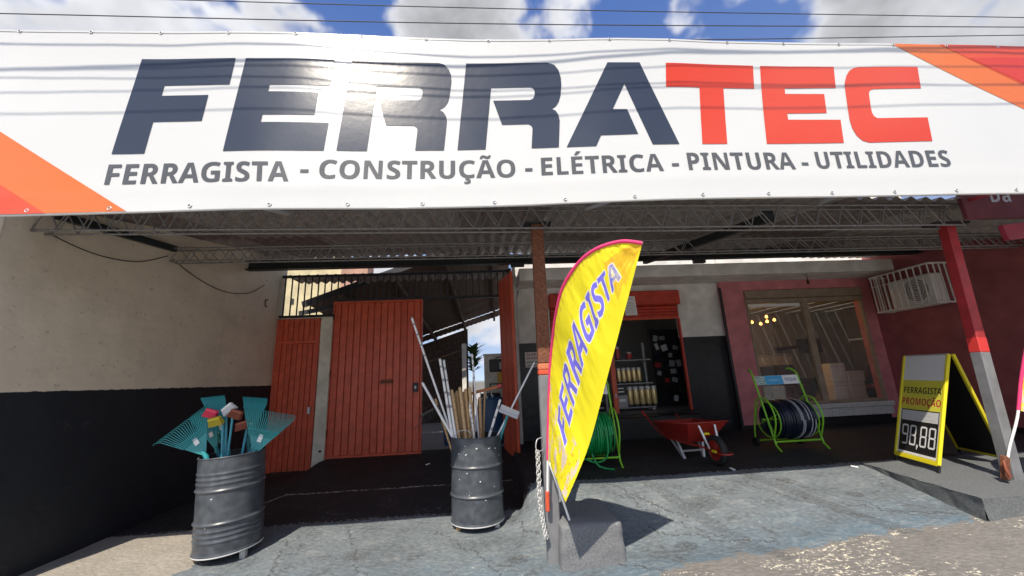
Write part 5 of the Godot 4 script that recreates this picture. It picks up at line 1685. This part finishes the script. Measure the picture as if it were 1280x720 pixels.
# ------------------------------------------------------------------ feather flags
func flag_print(main: bool) -> StandardMaterial3D:
	var w := 1024
	var h := 2560
	var im := Image.create_empty(w, h, false, Image.FORMAT_RGB8)
	var yel := lin(.86, .76, .015)
	im.fill(yel)
	# orange patch at the top, coarse blotches
	var n := FastNoiseLite.new()
	n.seed = 40
	n.frequency = 0.006
	var st := 8
	for j in range(0, h, st):
		for i in range(0, w, st):
			var v := 1.0 - float(j) / h
			var s := float(i) / w
			var f := n.get_noise_2d(i, j * 0.6)
			var c := yel
			if v > 0.745 and v < 0.97 and s > 0.20 + f * 0.15 and s < 0.80 + f * 0.15:
				c = lin(.84, .53 + f * 0.2, .02)
			elif v < 0.2 and f + 0.25 * n.get_noise_2d(i * 6.0, j * 6.0) > 0.22 - 0.1 * s:
				c = lin(.72, .60, .50)
			elif v < 0.17 and n.get_noise_2d(i * 3.0 + 900, j * 3.0) > 0.42:
				c = lin(.80, .30, .03)
			elif s < 0.08 and ((j / 24) % 3) == 0:
				c = lin(.74, .60, .03)
			if c != yel: im.fill_rect(Rect2i(i, j, st, st), c)
	# lettering runs up the cloth, tops of the letters to the pole
	var l := letters("FERRAGISTA", true)
	var along := 0.665 * h
	var kx: float = along / l[1]
	var cap := 0.31 * w
	var halo := lin(.86, .82, .62)
	var violet := lin(.19, .17, .78)
	for pass_i in 2:
		var offs := [Vector2.ZERO] if pass_i == 1 else [Vector2(14, 0), Vector2(-14, 0), Vector2(0, 14), Vector2(0, -14), Vector2(10, 10), Vector2(-10, -10), Vector2(10, -10), Vector2(-10, 10)]
		for o in offs:
			# text x goes up the image, text y goes left; slant added
			fill_tris(im, l[0], Transform2D(Vector2(0, -kx), Vector2(-cap, -0.12 * kx), Vector2(0.63 * w, 0.865 * h) + o), violet if pass_i == 1 else halo)
	# sun-bleached last letter: worn white film
	for j in range(int(0.205 * h), int(0.25 * h), 6):
		for i in range(int(0.30 * w), int(0.66 * w), 6):
			var was := im.get_pixel(i + 3, j + 3)
			if n.get_noise_2d(i * 2.0, j * 2.0) > -0.2 and was.b > 0.6 and was.r < 0.6:
				im.fill_rect(Rect2i(i, j, 6, 6), lin(.40, .385, .50))
	var m := printed(im, 0.75, 2)
	m.backlight_enabled = true
	m.backlight = lin(.30, .26, .01) if main else lin(.3, .26, .01)
	return m

func feather(label: String, pole: Array, start: float, edge: Array, cloth: Material) -> Node3D:
	var t := thing("feather_flag", label, "flag", pole[0])
	part("pole", G.new().tube(smooth_pts(pole, 40), 0.011, 8), P.white_pole, t)
	var wn := FastNoiseLite.new()
	wn.seed = 17
	wn.frequency = 1.0
	var f := func(s: float, v: float):
		var a := curve(pole, lerpf(start, 1.0, v))
		var b := curve(edge, v)
		var p := a.lerp(b, s)
		var wr := wn.get_noise_2d(s * 1.2, v * 9.0) * 0.022 + wn.get_noise_2d(s * 3.0 + 40, v * 26.0) * 0.010 * (1.0 - s)
		wr *= sin(PI * clampf(s * 0.9 + 0.08, 0, 1)) * smoothstep(1.0, 0.9, v)
		return p + V(-0.75, 0.0, 0.65) * wr
	var g := G.new()
	g.grid(span(0, 1, 22), span(0, 0.996, 110), f, V(-0.7, 0, 0.7), func(s, v): return Vector2(s, 1.0 - v))
	part("cloth", g, cloth, t)
	var sl := []
	for k in 45:
		sl.append(curve(pole, lerpf(start, 1.0, k / 44.0)) )
	part("pole_sleeve", G.new().tube(sl, 0.0145, 8), P.pinkcloth, t)
	return t

func flags() -> void:
	var pole := [V(0.486, 0.531, -3.74), V(0.506, 0.882, -3.71), V(0.537, 1.404, -3.62), V(0.573, 1.895, -3.45), V(0.619, 2.27, -3.15), V(0.714, 2.455, -2.95), V(0.835, 2.544, -2.78), V(1.002, 2.564, -2.65), V(1.127, 2.511, -2.55)]
	var edge := [V(0.57, 0.643, -3.30), V(0.749, 1.058, -3.15), V(0.877, 1.536, -2.95), V(1.007, 2.037, -2.75), V(1.127, 2.511, -2.55)]
	var t := feather("yellow feather flag with pink edge and violet lettering, at the rusty post", pole, 0.125, edge, flag_print(true))
	part("clamp", G.new().bar(V(0.482, 0.45, -3.745), V(0.488, 0.62, -3.735), 0.035, 0.035, Vector3.RIGHT, 0.008), P.orange, t)
	part("lower_stay", G.new().tube([V(0.512, 0.868, -3.66), V(0.58, 0.65, -3.64), V(0.655, 0.40, -3.66)], 0.010, 8), P.white_pole, t)
	var p2 := [V(4.98, 0.46, -3.77), V(5.06, 0.70, -3.75), V(5.208, 1.028, -3.70), V(5.325, 1.409, -3.65), V(5.42, 1.80, -3.55), V(5.56, 2.2, -3.40), V(5.80, 2.5, -3.20), V(6.10, 2.62, -3.0), V(6.35, 2.55, -2.9)]
	var e2 := [V(5.55, 0.88, -3.50), V(5.76, 1.35, -3.35), V(5.95, 1.8, -3.2), V(6.15, 2.2, -3.05), V(6.35, 2.55, -2.9)]
	t = feather("second yellow feather flag with pink edge, cut off by the right of the picture", p2, 0.27, e2, flag_print(false))
	part("bracket", G.new().bar(V(4.97, 0.44, -3.78), V(5.03, 0.66, -3.77), 0.06, 0.05, Vector3.RIGHT, 0.01), P.rust, t)
	part("hook", G.new().tube([V(4.96, 0.62, -3.74), V(4.93, 0.55, -3.72), V(4.95, 0.48, -3.72)], 0.012, 6), P.brown, t)

# ------------------------------------------------------------------ hose reels
func reel(label: String, c: Vector3, hose: Material, accent: Material, board: StandardMaterial3D) -> void:
	var t := thing("hose_reel_stand", label, "hose stand", c)
	var hw := 0.37
	for s in [-1.0, 1.0]:
		var x: float = s * hw
		part("side_rail", G.new().tube(smooth_pts([c + V(x, 0.0, 0.20), c + V(x, 0.06, 0.13), c + V(x, 0.12, 0.10), c + V(x, 0.55, 0.0), c + V(x, 0.95, -0.10), c + V(x, 1.10, -0.14), c + V(x - s * 0.03, 1.17, -0.22), c + V(x - s * 0.04, 1.16, -0.28)], 26), 0.014, 8), P.green, t)
		part("hoop", G.new().tube(smooth_pts([c + V(x, 0.14, 0.08), c + V(x, 0.45, 0.20), c + V(x, 0.68, 0.12), c + V(x, 0.74, 0.0), c + V(x, 0.68, -0.16), c + V(x, 0.30, -0.30), c + V(x, 0.06, -0.34)], 22), 0.012, 8), P.green, t)
		part("wheel", G.new().lathe([Vector2(0, -.02), Vector2(.065, -.02), Vector2(.07, 0), Vector2(.065, .02), Vector2(0, .02)], Transform3D(Basis(Vector3.BACK, PI / 2), c + V(x * 0.98, 0.07, -0.34)), 16), P.rubber, t)
		part("reel_ring", G.new().tube(range(25).map(func(k): return c + V(s * 0.30, 0.42 + sin(TAU * k / 24.0) * 0.26, -0.06 + cos(TAU * k / 24.0) * 0.26)), 0.009, 6, false), P.green if hose == P.hose_dark else P.hose_green, t)
		for k in 4:
			var an := k * PI / 2 + 0.4
			part("spoke", G.new().tube([c + V(s * 0.30, 0.42, -0.06), c + V(s * 0.30, 0.42 + sin(an) * 0.26, -0.06 + cos(an) * 0.26)], 0.007, 5), P.green, t)
	part("crossbar", G.new().tube([c + V(-hw, 0.12, 0.10), c + V(hw, 0.12, 0.10)], 0.014, 8), P.green, t)
	part("crossbar", G.new().tube([c + V(-hw, 0.08, -0.34), c + V(hw, 0.08, -0.34)], 0.012, 8), P.green, t)
	part("axle", G.new().tube([c + V(-hw - 0.02, 0.42, -0.06), c + V(hw + 0.02, 0.42, -0.06)], 0.016, 8), P.green, t)
	var z := 0.014
	part("name_board", G.new().box(c + V(0, 1.0, -0.098), V(0.70, 0.14, 0.012), Basis(Vector3.RIGHT, -0.25), 0.003), P.label, t)
	var by := V(0, cos(0.25), -sin(0.25)) * 0.068
	var o := c + V(0, 1.0, -0.090)
	part("board_print", card(o - V(0.345, 0, 0) - by, o + V(0.345, 0, 0) - by, o + V(0.345, 0, 0) + by, o - V(0.345, 0, 0) + by, V(0, 0.2, 1)), board, t)
	# wound hose: one helix per layer
	var layers := [[0.225, hose], [0.25, hose]]
	for li in 2:
		var pts := []
		var turns := 17
		for k in turns * 20 + 1:
			var an := TAU * k / 20.0
			var fx := float(k) / (turns * 20)
			var rr: float = layers[li][0] + 0.012 * sin(fx * 23.0 + li) + (0.02 if li == 1 else 0.0) * sin(PI * fx)
			pts.append(c + V(-0.27 + 0.54 * (fx if li == 0 else 1.0 - fx), 0.42 + sin(an) * rr, -0.06 + cos(an) * rr))
		var h := part("hose", G.new().tube(pts, 0.0165, 6), layers[li][1], t)
		h.name = "hose"
	for q in [[0.02, 2], [0.13, 1], [0.18, 1]]:
		var pts := []
		for k in q[1] * 20 + 1:
			var an: float = TAU * k / 20.0
			var fx: float = float(k) / (q[1] * 20)
			pts.append(c + V(q[0] + 0.05 * fx, 0.42 + sin(an) * 0.282, -0.06 + cos(an) * 0.282))
		part("outer_turn", G.new().tube(pts, 0.0075, 6), accent, t)
	if hose == P.hose_green:
		part("loose_end", G.new().tube(smooth_pts([c + V(-0.02, 0.20, 0.17), c + V(0.02, 0.08, 0.22), c + V(0.10, 0.03, 0.25), c + V(0.22, 0.02, 0.32)], 12), 0.013, 6), hose, t)
		part("loose_loop", G.new().tube(smooth_pts([c + V(0.12, 0.66, 0.12), c + V(0.18, 0.42, 0.24), c + V(0.16, 0.16, 0.24), c + V(0.02, 0.09, 0.20), c + V(-0.12, 0.14, 0.18)], 16), 0.012, 6), P.hose_green, t)

func reels() -> void:
	var im := Image.create_empty(1024, 208, false, Image.FORMAT_RGB8)
	im.fill(lin(.74, .75, .75))
	im.fill_rect(Rect2i(210, 0, 430, 208), lin(.05, .36, .66))
	im.fill_rect(Rect2i(0, 0, 210, 208), lin(.30, .42, .40))
	for k in 26:
		im.fill_rect(Rect2i((k * 53) % 180, (k * 37) % 170, 40, 26), [lin(.10, .22, .12), lin(.62, .66, .60), lin(.25, .36, .40)][k % 3])
	write(im, "mangueiras", 300, 120, 44, 250, lin(.6, .72, .8), false)
	write(im, "VIQUA", 690, 140, 76, 290, lin(.10, .14, .26))
	var board := printed(im, 0.5)
	reel("green hose stand wound with bright green hose, half hidden by the yellow flag", V(1.345, 0.405, -5.55), P.hose_green, P.hose_green, board)
	reel("green hose stand wound with navy hose, in front of the wide window", V(4.56, 0.41, -5.92), P.hose_dark, P.hose_pale, board)

# ------------------------------------------------------------------ wheelbarrow
func barrow() -> void:
	var yaw := -0.10
	var o := V(2.87, 0.405, -5.72)
	var b := Basis(Vector3.UP, -yaw)
	var X := func(x, y, z): return o + b * V(x, y, z)      # z towards the wheel
	var t := thing("wheelbarrow", "red wheelbarrow with grey legs standing on the black porch floor", "wheelbarrow", o)
	# tray: outer and inner skins between rim and floor
	var rim := [X.call(-0.33, 0.47, -0.42), X.call(0.33, 0.47, -0.42), X.call(0.30, 0.52, 0.44), X.call(-0.30, 0.52, 0.44)]
	var flo := [X.call(-0.21, 0.22, -0.26), X.call(0.21, 0.22, -0.26), X.call(0.17, 0.24, 0.20), X.call(-0.17, 0.24, 0.20)]
	var cen: Vector3 = X.call(0, 0.4, 0)
	var g := G.new()
	for k in 4:
		var l := (k + 1) % 4
		var mid: Vector3 = (rim[k] + rim[l] + flo[k] + flo[l]) * 0.25
		g.quad(rim[k], rim[l], flo[l], flo[k], mid - cen)
		g.quad(rim[k] * 0.985 + cen * 0.015, rim[l] * 0.985 + cen * 0.015, flo[l] * 0.985 + cen * 0.015, flo[k] * 0.985 + cen * 0.015, cen - mid)
	g.quad(flo[0], flo[1], flo[2], flo[3], Vector3.DOWN)
	g.quad(flo[0] + V(0, .006, 0), flo[1] + V(0, .006, 0), flo[2] + V(0, .006, 0), flo[3] + V(0, .006, 0), Vector3.UP)
	part("tray", g, P.red_tray, t)
	part("tray_rim", G.new().tube([rim[0], rim[1], rim[2], rim[3], rim[0]], 0.011, 6), P.red_tray, t)
	var wc: Vector3 = X.call(0.0, 0.185, 0.53)
	for s in [-1.0, 1.0]:
		part("handle", G.new().tube(smooth_pts([X.call(s * 0.05, 0.16, 0.55), X.call(s * 0.07, 0.20, 0.36), X.call(s * 0.18, 0.23, 0.05), X.call(s * 0.24, 0.30, -0.40), X.call(s * 0.27, 0.56, -0.80)], 18), 0.014, 8), P.red_tray, t)
		part("grip", G.new().tube([X.call(s * 0.266, 0.52, -0.74), X.call(s * 0.275, 0.59, -0.86)], 0.018, 8), P.can_red if s < 0 else P.rubber, t)
		part("leg", G.new().bar(X.call(s * 0.20, 0.24, -0.04), X.call(s * 0.15, 0.0, 0.02), 0.035, 0.012, b.x), P.steel, t)
		part("leg", G.new().bar(X.call(s * 0.21, 0.25, -0.18), X.call(s * 0.15, 0.0, 0.00), 0.03, 0.012, b.x), P.steel, t)
		part("front_brace", G.new().bar(X.call(s * 0.12, 0.49, 0.40), X.call(s * 0.075, 0.20, 0.50), 0.026, 0.010, b.x), P.alu, t)
	part("leg_tie", G.new().bar(X.call(-0.16, 0.10, 0.0), X.call(0.16, 0.10, 0.0), 0.025, 0.012, Vector3.UP), P.steel, t)
	part("bumper", G.new().tube(smooth_pts([X.call(-0.075, 0.17, 0.50), X.call(-0.07, 0.17, 0.72), X.call(0.0, 0.17, 0.77), X.call(0.07, 0.17, 0.72), X.call(0.075, 0.17, 0.50)], 16), 0.013, 8), P.red_tray, t)
	part("yellow_label", G.new().box(X.call(-0.085, 0.185, 0.60), V(0.008, 0.03, 0.09), b), P.yellow, t)
	part("yellow_label", G.new().box(X.call(0.02, 0.36, 0.335), V(0.10, 0.03, 0.006), b * Basis(Vector3.RIGHT, -0.6)), P.yellow, t)
	var wx := Transform3D(b * Basis(Vector3.BACK, PI / 2), wc)
	var wheel := part("wheel", G.new().lathe([Vector2(0, -.03), Vector2(.05, -.03), Vector2(.06, -.01), Vector2(.12, -.012), Vector2(.13, -.03)], wx, 24), P.red_tray, t)
	part("rim", G.new().lathe([Vector2(.13, .03), Vector2(.12, .012), Vector2(.06, .01), Vector2(.05, .03), Vector2(0, .03)], wx, 24), P.red_tray, wheel)
	part("tyre", G.new().lathe([Vector2(.125, -.032), Vector2(.15, -.045), Vector2(.175, -.036), Vector2(.186, 0), Vector2(.175, .036), Vector2(.15, .045), Vector2(.125, .032)], wx, 32), P.rubber, wheel)

# ------------------------------------------------------------------ folding price board
func seg_digit(im: Image, x: int, y: int, w: int, h: int, on: Array, col: Color) -> void:
	var k := int(w * 0.20)
	var r := [Rect2i(x + k / 2, y, w - k, k), Rect2i(x + w - k, y + k / 2, k, h / 2 - k / 2 - 4), Rect2i(x + w - k, y + h / 2 + 4, k, h / 2 - k / 2 - 4), Rect2i(x + k / 2, y + h - k, w - k, k), Rect2i(x, y + h / 2 + 4, k, h / 2 - k / 2 - 4), Rect2i(x, y + k / 2, k, h / 2 - k / 2 - 4), Rect2i(x + k / 2, y + h / 2 - k / 2, w - k, k)]
	for i in 7:
		if on[i]:
			var q: Rect2i = r[i]
			var c := 10.0
			var p := Vector2(q.position)
			var s := Vector2(q.size)
			poly_fill(im, PackedVector2Array([p + Vector2(c, 0), p + Vector2(s.x - c, 0), p + Vector2(s.x, c), p + Vector2(s.x, s.y - c), p + Vector2(s.x - c, s.y), p + Vector2(c, s.y), p + Vector2(0, s.y - c), p + Vector2(0, c)]), col)

func price_board() -> void:
	var im := Image.create_empty(1024, 1920, false, Image.FORMAT_RGB8)
	im.fill(lin(.82, .82, .80))
	im.fill_rect(Rect2i(0, 500, 1024, 580), lin(.74, .69, .07))
	write(im, "FERRAGISTA", 40, 760, 120, 950, lin(.02, .02, .02))
	write(im, "PROMOÇÃO", 20, 985, 130, 980, lin(.52, .02, .05))
	im.fill_rect(Rect2i(30, 1075, 964, 800), lin(.012, .012, .012))
	im.fill_rect(Rect2i(50, 1095, 924, 195), lin(.62, .63, .63))
	write(im, "oferta", 520, 1200, 46, 260, lin(.45, .45, .45), false)
	write(im, "da semana", 520, 1262, 40, 380, lin(.45, .45, .45), false)
	var wd := 168
	var on8 := [1, 1, 1, 1, 1, 1, 1]
	var on9 := [1, 1, 1, 1, 0, 1, 1]
	seg_digit(im, 90, 1370, wd, 380, on9, lin(.80, .80, .80))
	seg_digit(im, 300, 1370, wd, 380, on8, lin(.80, .80, .80))
	seg_digit(im, 570, 1370, wd, 380, on8, lin(.80, .80, .80))
	seg_digit(im, 785, 1370, wd, 380, on8, lin(.80, .80, .80))
	im.fill_rect(Rect2i(496, 1720, 44, 56), lin(.80, .80, .80))
	im.fill_rect(Rect2i(500, 1776, 20, 34), lin(.80, .80, .80))
	var face := printed(im, 0.55)
	var t := thing("price_board", "folding price board with yellow frame on the raised platform", "sign board", V(5.3, 0.42, -4.5))
	var fr := V(4.774, 0.418, -4.20)
	var fl := V(4.965, 0.418, -4.817)
	var tr := V(5.26, 1.66, -4.16)
	var tl := V(5.43, 1.668, -4.78)
	var br := V(5.83, 0.418, -4.36)
	var bl := V(6.05, 0.418, -4.98)
	var side := (fr - fl).normalized()
	var n := (tr - fr).cross(side).normalized()
	if n.x > 0: n = -n
	var up := (tr - fr).normalized()
	var k := 0.07
	var panel := [fl.lerp(tl, k), fr.lerp(tr, k), tr, tl]
	# front panel
	part("front_panel", G.new().box((panel[0] + panel[2]) * 0.5, V((fr - fl).length() - 0.02, (panel[2] - panel[1]).length() - 0.01, 0.012), Basis(side, up, side.cross(up))), P.panel_black, t)
	var q := []
	for p in panel: q.append(p + n * 0.009)
	var ins := 0.02
	part("front_print", card(q[0] + side * ins + up * 0.03, q[1] - side * ins + up * 0.03, q[2] - side * ins, q[3] + side * ins, n), face, t)
	for e in [[fr.lerp(tr, 0.06), tr], [fl.lerp(tl, 0.06), tl]]:
		part("frame_bar", G.new().bar(e[0] + n * 0.004, e[1] + n * 0.004, 0.032, 0.030, side, 0.004), P.yellow, t)
	part("frame_bar", G.new().bar(panel[0] + n * 0.006, panel[1] + n * 0.006, 0.05, 0.026, up, 0.004), P.yellow, t)
	part("frame_bar", G.new().bar(tl, tr, 0.016, 0.03, up, 0.003), P.steel, t)
	for e in [[fr, tr], [fl, tl]]:
		part("leg", G.new().bar(e[0], e[0].lerp(e[1], 0.07), 0.03, 0.02, side), P.iron, t)
	# rear panel
	var tr2 := tr + V(0.035, 0, 0.01)
	var tl2 := tl + V(0.035, 0, 0.01)
	var rup := (tr2 - br).normalized()
	var rs := (br - bl).normalized()
	var rn := rs.cross(rup).normalized()
	var rp := G.new()
	for o in [0.006, -0.006]:
		rp.quad(bl.lerp(tl2, 0.06) + rn * o, br.lerp(tr2, 0.06) + rn * o, tr2 + rn * o, tl2 + rn * o, rn * o)
	part("rear_panel", rp, P.panel_black, t)
	part("frame_bar", G.new().bar(br.lerp(tr2, 0.05), tr2, 0.032, 0.030, side, 0.004), P.yellow, t)
	part("frame_bar", G.new().bar(bl.lerp(tl2, 0.05), tl2, 0.032, 0.030, side, 0.004), P.yellow, t)
	part("frame_bar", G.new().bar(bl.lerp(tl2, 0.06), br.lerp(tr2, 0.06), 0.03, 0.026, rup, 0.004), P.yellow, t)
	for e in [[br, tr2], [bl, tl2]]:
		part("leg", G.new().bar(e[0], e[0].lerp(e[1], 0.06), 0.03, 0.02, side), P.iron, t)
	part("hinge_chain", G.new().tube([fl.lerp(tl, 0.3), bl.lerp(tl2, 0.3)], 0.004, 4), P.steel, t)

# ------------------------------------------------------------------ small things
func small_things() -> void:
	# chain hanging beside the post
	var t := thing("chain", "pale chain hanging from a hook on the rusty post", "chain", V(0.42, 0.945, -3.76))
	var link := G.new()
	var ring := []
	for k in 13:
		ring.append(V(cos(TAU * k / 12.0) * 0.011, sin(TAU * k / 12.0) * 0.020, 0))
	link.tube(ring, 0.005, 5, false)
	var lm := link.mesh()
	var path := [V(0.415, 0.945, -3.755), V(0.412, 0.75, -3.75), V(0.408, 0.55, -3.745), V(0.425, 0.38, -3.74), V(0.447, 0.25, -3.74)]
	for k in 27:
		var p := curve(path, k / 26.0)
		put("link", lm, P.chain, t, Transform3D(Basis(Vector3.UP, (PI / 2 if k % 2 else 0.0) + 0.5), p))
	for k in 24:
		var p := curve(path, k / 24.0) + V(0.018, -0.01, -0.008)
		put("link", lm, P.chain, t, Transform3D(Basis(Vector3.UP, (0.0 if k % 2 else PI / 2) + 0.2), p))
	part("hook", G.new().tube(smooth_pts([V(0.475, 1.06, -3.80), V(0.43, 1.05, -3.78), V(0.41, 1.0, -3.76), V(0.415, 0.96, -3.755), V(0.45, 0.95, -3.76), V(0.48, 0.96, -3.79)], 14), 0.005, 6), P.steel, t)
	# lamp holder dangling from the ledge
	var s := thing("lamp_holder", "black bulbless lamp holder dangling under the white ledge", "lamp holder", V(6.55, 3.25, -7.25))
	part("cord", G.new().tube([V(6.50, 3.43, -7.24), V(6.56, 3.42, -7.24), V(6.555, 3.32, -7.24)], 0.008, 6), P.cable, s)
	part("socket", G.new().lathe([Vector2(0, .08), Vector2(.018, .075), Vector2(.024, 0), Vector2(.012, -.01)], Transform3D(Basis(), V(6.555, 3.24, -7.24)), 12), P.cable, s)
	# lone conduit with cable at the left jamb of the shop
	var c := thing("conduit", "thin dark conduit running down the shop's left corner", "conduit", V(0.63, 0.5, -7.77))
	part("pipe", G.new().tube([V(0.66, 3.40, -7.77), V(0.61, 3.2, -7.77), V(0.61, 0.5, -7.77)], 0.012, 6), P.grey_paint, c)
	# litter on the floor
	var i := 0
	for q in [[-1.05, 6.9, "on the black slope before the wide red gate"], [2.95, 4.95, "at the edge of the porch in front of the wheelbarrow"], [4.35, 4.75, "beside the raised platform's inner corner"]]:
		var y := ground_y(q[0], q[1]) + 0.012
		solo("paper_scrap", G.new().box(V(q[0], y, -q[1]), V(0.07, 0.012, 0.035), Basis(Vector3.UP, 0.6 + i) * Basis(Vector3.BACK, 0.15), 0.003), P.label, "small white paper scrap %s" % q[2], "litter")
		i += 1
